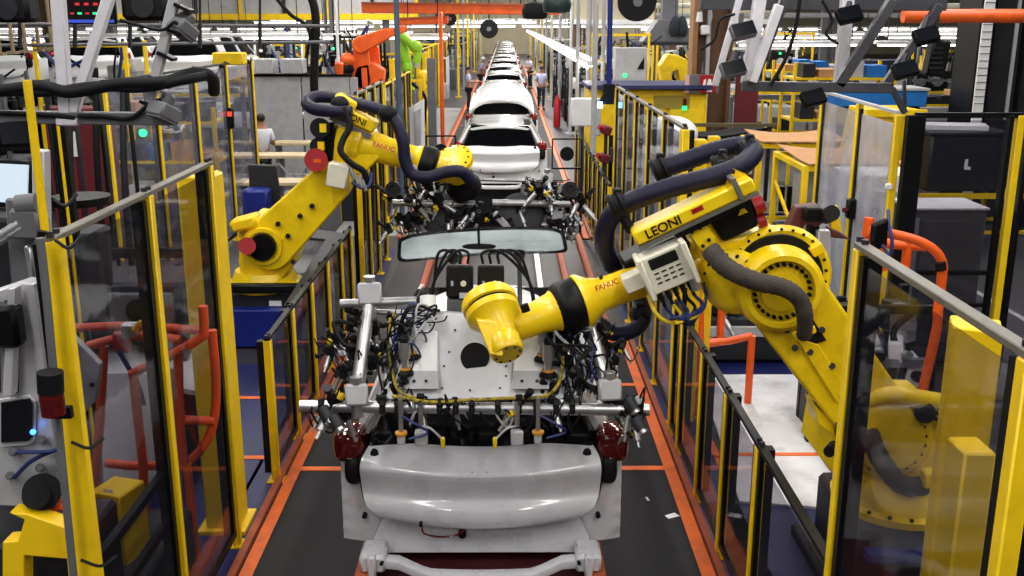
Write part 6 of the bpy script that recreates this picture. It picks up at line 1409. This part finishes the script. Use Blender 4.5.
for (x, y, m, a, lab) in ((-8, 20, DGREY, FYEL, 'dark station with yellow posts behind the pale V strut'), (-10.5, 21, GREY, GREY, 'grey station left of the pale V strut'), (-12.5, 25.5, DGREY, BLK, 'dark station at the far left edge'), (-8.2, 25, LGREY, WHITE, 'pale station behind the slanted strut'), (-10.8, 32, DGREY, FYEL, 'dark far station with yellow posts at left'),
                          (-14.5, 33, LGREY, GREY, 'pale far station at the left edge'), (-7.4, 33, BLK, DGREY, 'black far station above the partition boxes'), (-9.5, 38, DGREY, FYEL, 'far yellow posted station above the partition'), (-6.6, 44, BLK, FYEL, 'farthest dark station left of the crane beams'), (9.6, 33.5, DGREY, FYEL, 'dark far station behind the hanging screens'), (15.2, 36, LGREY, FYEL, 'pale far station with yellow posts at the right'), (6.0, 36, BLK, FYEL, 'dark far station right of the brown column'), (3.6, 33, DGREY, FYEL, 'dark station with yellow posts beyond the grey counter'), (3.2, 40, BLK, LGREY, 'dark station beside the far lamp row')):
    sd += 1; machine(lab, x, y, 1.8, 1.2, 2.6 + .6 * ((sd * 7) % 3) / 2, m, a, sd, GRN if sd % 3 == 0 else None, n=10, pipes=5)
# --- machines and posts right beside the far cars
for k in range(6):
    machine('dark work station right of the car line, in the row under the lamps', 2.55, 27 + k * 6.0, .9, 2.0, 1.9, BLK, DGREY, 90 + k, None, n=7, pipes=3).__setitem__('group', 'work stations under the lit lamp row')
t = thing('fire_extinguisher', 'red fire extinguisher beside the walking person, right of the cars', 'extinguisher', (1.72, 35.0, 0)); MB().lathe((1.72, 35, .02), (0, 0, 1), [(0, .12), (.9, .12), (1.0, .06), (1.1, .05)], 16).build('bottle', RED, t); MB().tube([(1.72, 35, 1.1), (1.6, 34.9, 1.15), (1.56, 34.9, .7)], .025, 8, 5).build('hose', RUB, t)
# --- screens and black shapes at the top left
t = thing('display_board', 'dark display with red and green dashes at the top left', 'screen', at(88, 8, 14)); c = at(88, 8, 14); MB().box(c, (.75, .08, .42), bev=.02).build('casing', BLK, t)
for k in range(4): MB().box(c + V((-.12 + .12 * k, -.045, .05)), (.06, .006, .035)).build('red_mark', emat('red display', (200, 30, 50), .5), t)
for k in range(5): MB().box(c + V((-.2 + .1 * k, -.045, -.07)), (.05, .006, .022)).build('green_mark', GRN if k % 2 else MATS['red display'], t)
MB().box(c + V((0, -.045, -.17)), (.7, .006, .04)).build('blue_band', emat('blue display', (50, 70, 180), .6), t); MB().beam(c + V((0, .05, .2)), c + V((0, .05, 2.5)), .05).build('hanger', DGREY, t)
for px, py, w, lab in ((14, 8, .55, 'black hanging fan box at the very top left'), (148, 6, .6, 'black hanging fan box between the slanted struts, top left')):
    c = at(px, py, 14); t = thing('fan_box', lab, 'fan', c); MB().box(c, (w, .4, .38), bev=.06).build('casing', RUB, t); MB().cyl(c + V((0, -.22, 0)), c + V((0, -.19, 0)), .15, n=18).build('fan_grille', DGREY, t); MB().beam(c + V((0, 0, .18)), c + V((0, 0, 2.5)), .06).build('hanger', DGREY, t)
for k in range(5):
    pole('tan upright pipe at the top left behind the struts', 6 + k * 13, 0, 15.0 + k * .6, .028, mat('tan pipe', (150, 130, 100), .5), 4.6, 3.1, 'tan pipes top left')
t = thing('pipe_rail', 'grey horizontal pipes along the lamp strips at the top left', 'pipes', at(100, 30, 16))
for py in (24, 46): MB().cyl(at(-40, py, 16), at(330, py + (2 if py < 40 else -4), 19), .03, n=10).build('pipe', GREY if py != 34 else RAIL, t)
for px in (20, 75, 130, 200, 260): MB().beam(at(px, 22, 16.2), at(px, 48, 16.2), .05).build('bracket', DGREY, t); MB().cyl(at(px, 24, 16.3), at(px, -60, 16.3), .02, n=6).build('hanger_rod', DGREY, t)
# --- end walls
def wall(name, x0, x1, y, h0, h1, m): struct(name, MB().box(((x0 + x1) / 2, y, (h0 + h1) / 2), (x1 - x0, .2, h1 - h0)), m)
wall('wall_back', -60, 60, 112, 0, 14, BEIGE)
t = thing('mezzanine', 'grey panelled gallery wall with yellow edge at the top, left of centre', 'gallery', (-9, 40, 0))
MB().box((-12.0, 46.5, 5.5), (16, .2, 3.6)).build('panel_wall', LGREY, t); MB().box((-12.0, 46.3, 3.72), (16, .3, .26)).build('yellow_edge', FYEL, t)
for k in range(9): MB().box((-19.6 + k * 1.95, 46.35, 5.5), (.14, .1, 3.6)).build('panel_post', DGREY if k % 2 else FYEL, t); 
for k in range(5): MB().box((-19.0 + k * 3.4, 46.6, 1.85), (.3, .3, 3.7)).build('column', GREY, t)
for k, (x, y) in enumerate(((-6.2, 37), (-13, 30), (-16, 42), (3.4, 52), (3.9, 62), (6.5, 44), (12.5, 40), (17, 33), (-5.6, 58), (5.2, 70))):
    t = thing('building_column', 'plain steel hall column far down the hall', 'column', (x, y, 0), 'far hall columns'); MB().box((x, y, 4.5), (.12, .45, 9.0)).build('web', BROWN if k % 2 else GREY, t)
    for sx in (-.22, .22): MB().box((x + sx, y, 4.5), (.05, .5, 9.0)).build('flange', BROWN if k % 2 else GREY, t)
t = thing('cable_tray', 'pale raised pipe bridge high over the far right lines', 'pipe bridge', (14, 39.3, 3.6))
for z in (3.75, 4.1): MB().cyl((5.6, 39.3, z), (26, 39.3, z), .10, n=10).build('pipe', LGREY if z < 4 else CREAM, t)
for x in (6, 12, 18, 24): MB().box((x, 39.4, 2.1), (.2, .2, 4.2)).build('post', GREY, t)
t = thing('gallery_front', 'beige panel front above the two people in white', 'gallery', (6, 44, 0)); MB().box((7.5, 47, 5.2), (9, .2, 3.4)).build('panel_wall', BEIGE, t); MB().box((7.5, 46.8, 3.5), (9, .3, .2)).build('pale_edge', WHITE, t)
for x in (3.2, 7.5, 11.8): MB().box((x, 47.1, 2.6), (.3, .3, 5.2)).build('column', BROWN, t)
t = thing('extractor_hood', 'grey tapered hood below the beige panels, right of the large hose reel', 'hood', (5.4, 33, 3.0)); MB().prism([(4.3, 33, 2.9), (6.1, 33, 2.9), (5.6, 33, 3.6), (4.8, 33, 3.6)], (0, 1, 0)).build('hood', GREY, t, bev=.03); MB().box((5.2, 33.5, 4.4), (.5, .5, 1.6)).build('duct', GREY, t); MB().box((5.2, 33, 2.86), (1.9, 1.1, .08)).build('rim', DGREY, t)
for px, lab in ((675, 'left one of two dark coats hanging below the beige panels'), (682, 'right one of two dark coats hanging below the beige panels')):
    c = at(px, 24, 33); t = thing('hanging_coat', lab, 'coat', c); MB().lathe(c + V((0, 0, .25)), (0, 0, -1), [(0, .03), (.06, .10), (.2, .16), (.5, .19), (.6, .15)], 14).build('cloth', mat('dark cloth', (24, 32, 40), .9), t); MB().cyl(c + V((0, 0, .25)), c + V((0, 0, 1.6)), .012, n=6).build('hook', DGREY, t)
# small litter on the platform
for px, py, rz, lab in ((672, 516, .5, 'larger white paper scrap on the dark deck, right of the car'), (648, 499, 1.2, 'thin white paper scrap on the dark deck, right of the car')):
    p = on(px, py, .022); o = MB().prism([p + Euler((0, 0, rz)).to_matrix() @ V(q) for q in ((-.05, -.025, 0), (.05, -.03, 0), (.045, .03, 0), (-.045, .028, 0))] if px > 660 else [p + V(q) for q in ((-.008, -.03, 0), (.01, -.03, 0), (.0, .03, 0), (-.02, .03, 0))], (0, 0, .003)).build('paper_scrap', WHITE, loc=p); tag(o, lab, 'paper')

# --- white bodies on the raised conveyor at left
for k in range(5):
    dup(far_car, (-6.9 - k * 2.05, 23.6 - 1.9, 1.22), R(0) if False else R(0), label='white car body on the raised conveyor at left, facing away', group='white bodies on the raised conveyor at left').location = (-6.9 - k * 2.05, 21.9, 1.83)
# --- the crowded far end of the hall on both sides of the line
r_ = random.Random(4)
for k in range(16):
    y = 47 + k * 3.6
    for sg in (-1, 1):
        x = sg * (3.0 + r_.uniform(0, .8)) - .2
        tall = r_.uniform(1.8, 3.0)
        machine('dark far work station beside the end of the car line', x, y + (0 if sg > 0 else 1.4), 1.3, 1.6, tall, r_.choice((BLK, DGREY, GREY, LGREY)), r_.choice((FYEL, DGREY, GREY, WHITE)), 200 + k * 2 + (sg > 0), None, n=6, pipes=2).__setitem__('group', 'far work stations beside the end of the line')
for k in range(22):
    y = 46 + k * 2.9; sg = -1 if k % 2 else 1
    x = sg * r_.uniform(6.0, 6.0 + (y - 40) * .33)
    machine('far work station spread over the end of the hall', x, y, r_.uniform(1.6, 3.0), 1.4, r_.uniform(1.8, 3.2), r_.choice((BLK, DGREY, LGREY, WHITE, GREY)), r_.choice((FYEL, GREY, WHITE, BLK)), 300 + k, None, n=6, pipes=2).__setitem__('group', 'far work stations at the end of the hall')
for (y, z, x0, n) in ((62, 3.2, -14, 7), (74, 3.4, -16, 8), (88, 3.5, -18, 9), (102, 3.6, -18, 9)):
    for k in range(n): lamp_row(x0 + k * 4.2, y, z, 3.9, 'white lamp strip across the far end of the hall', 'lamp strips across the far end')
for k in range(10):
    for sg in (-1, 1):
        t = tag(MB().box((sg * 2.2 - .1, 49 + k * 6, 2.4), (.10, .10, 4.8)).box((sg * 2.2 - .1, 49 + k * 6, .02), (.3, .3, .04)).build('upright', (FYEL, LGREY)[k % 2], loc=(sg * 2.2 - .1, 49 + k * 6, 0)), ('yellow' if k % 2 == 0 else 'pale') + ' upright far down the car line, ' + ('right' if sg > 0 else 'left') + ' side', 'post', 'uprights far down the line')

t = thing('twin_post', 'black twin posts with a yellow stripe behind the thin yellow pole, left', 'post', (-3.2, 7.3, 0))
for px, m in ((58, BLK), (62, FYEL), (66, BLK)):
    x = at(px + 4, 180, 7.3).x; MB().box((x, 7.3, 1.45), (.035, .06, 2.9)).build('post', m, t)
MB().box((at(66, 180, 7.3).x, 7.3, .02), (.3, .2, .04)).build('foot_plate', BLK, t)

machine('dark station with pale clamps behind the right front pane and robot base', 3.15, 8.4, .9, .8, 1.3, DGREY, BLK, 5, None, n=12, pipes=5)
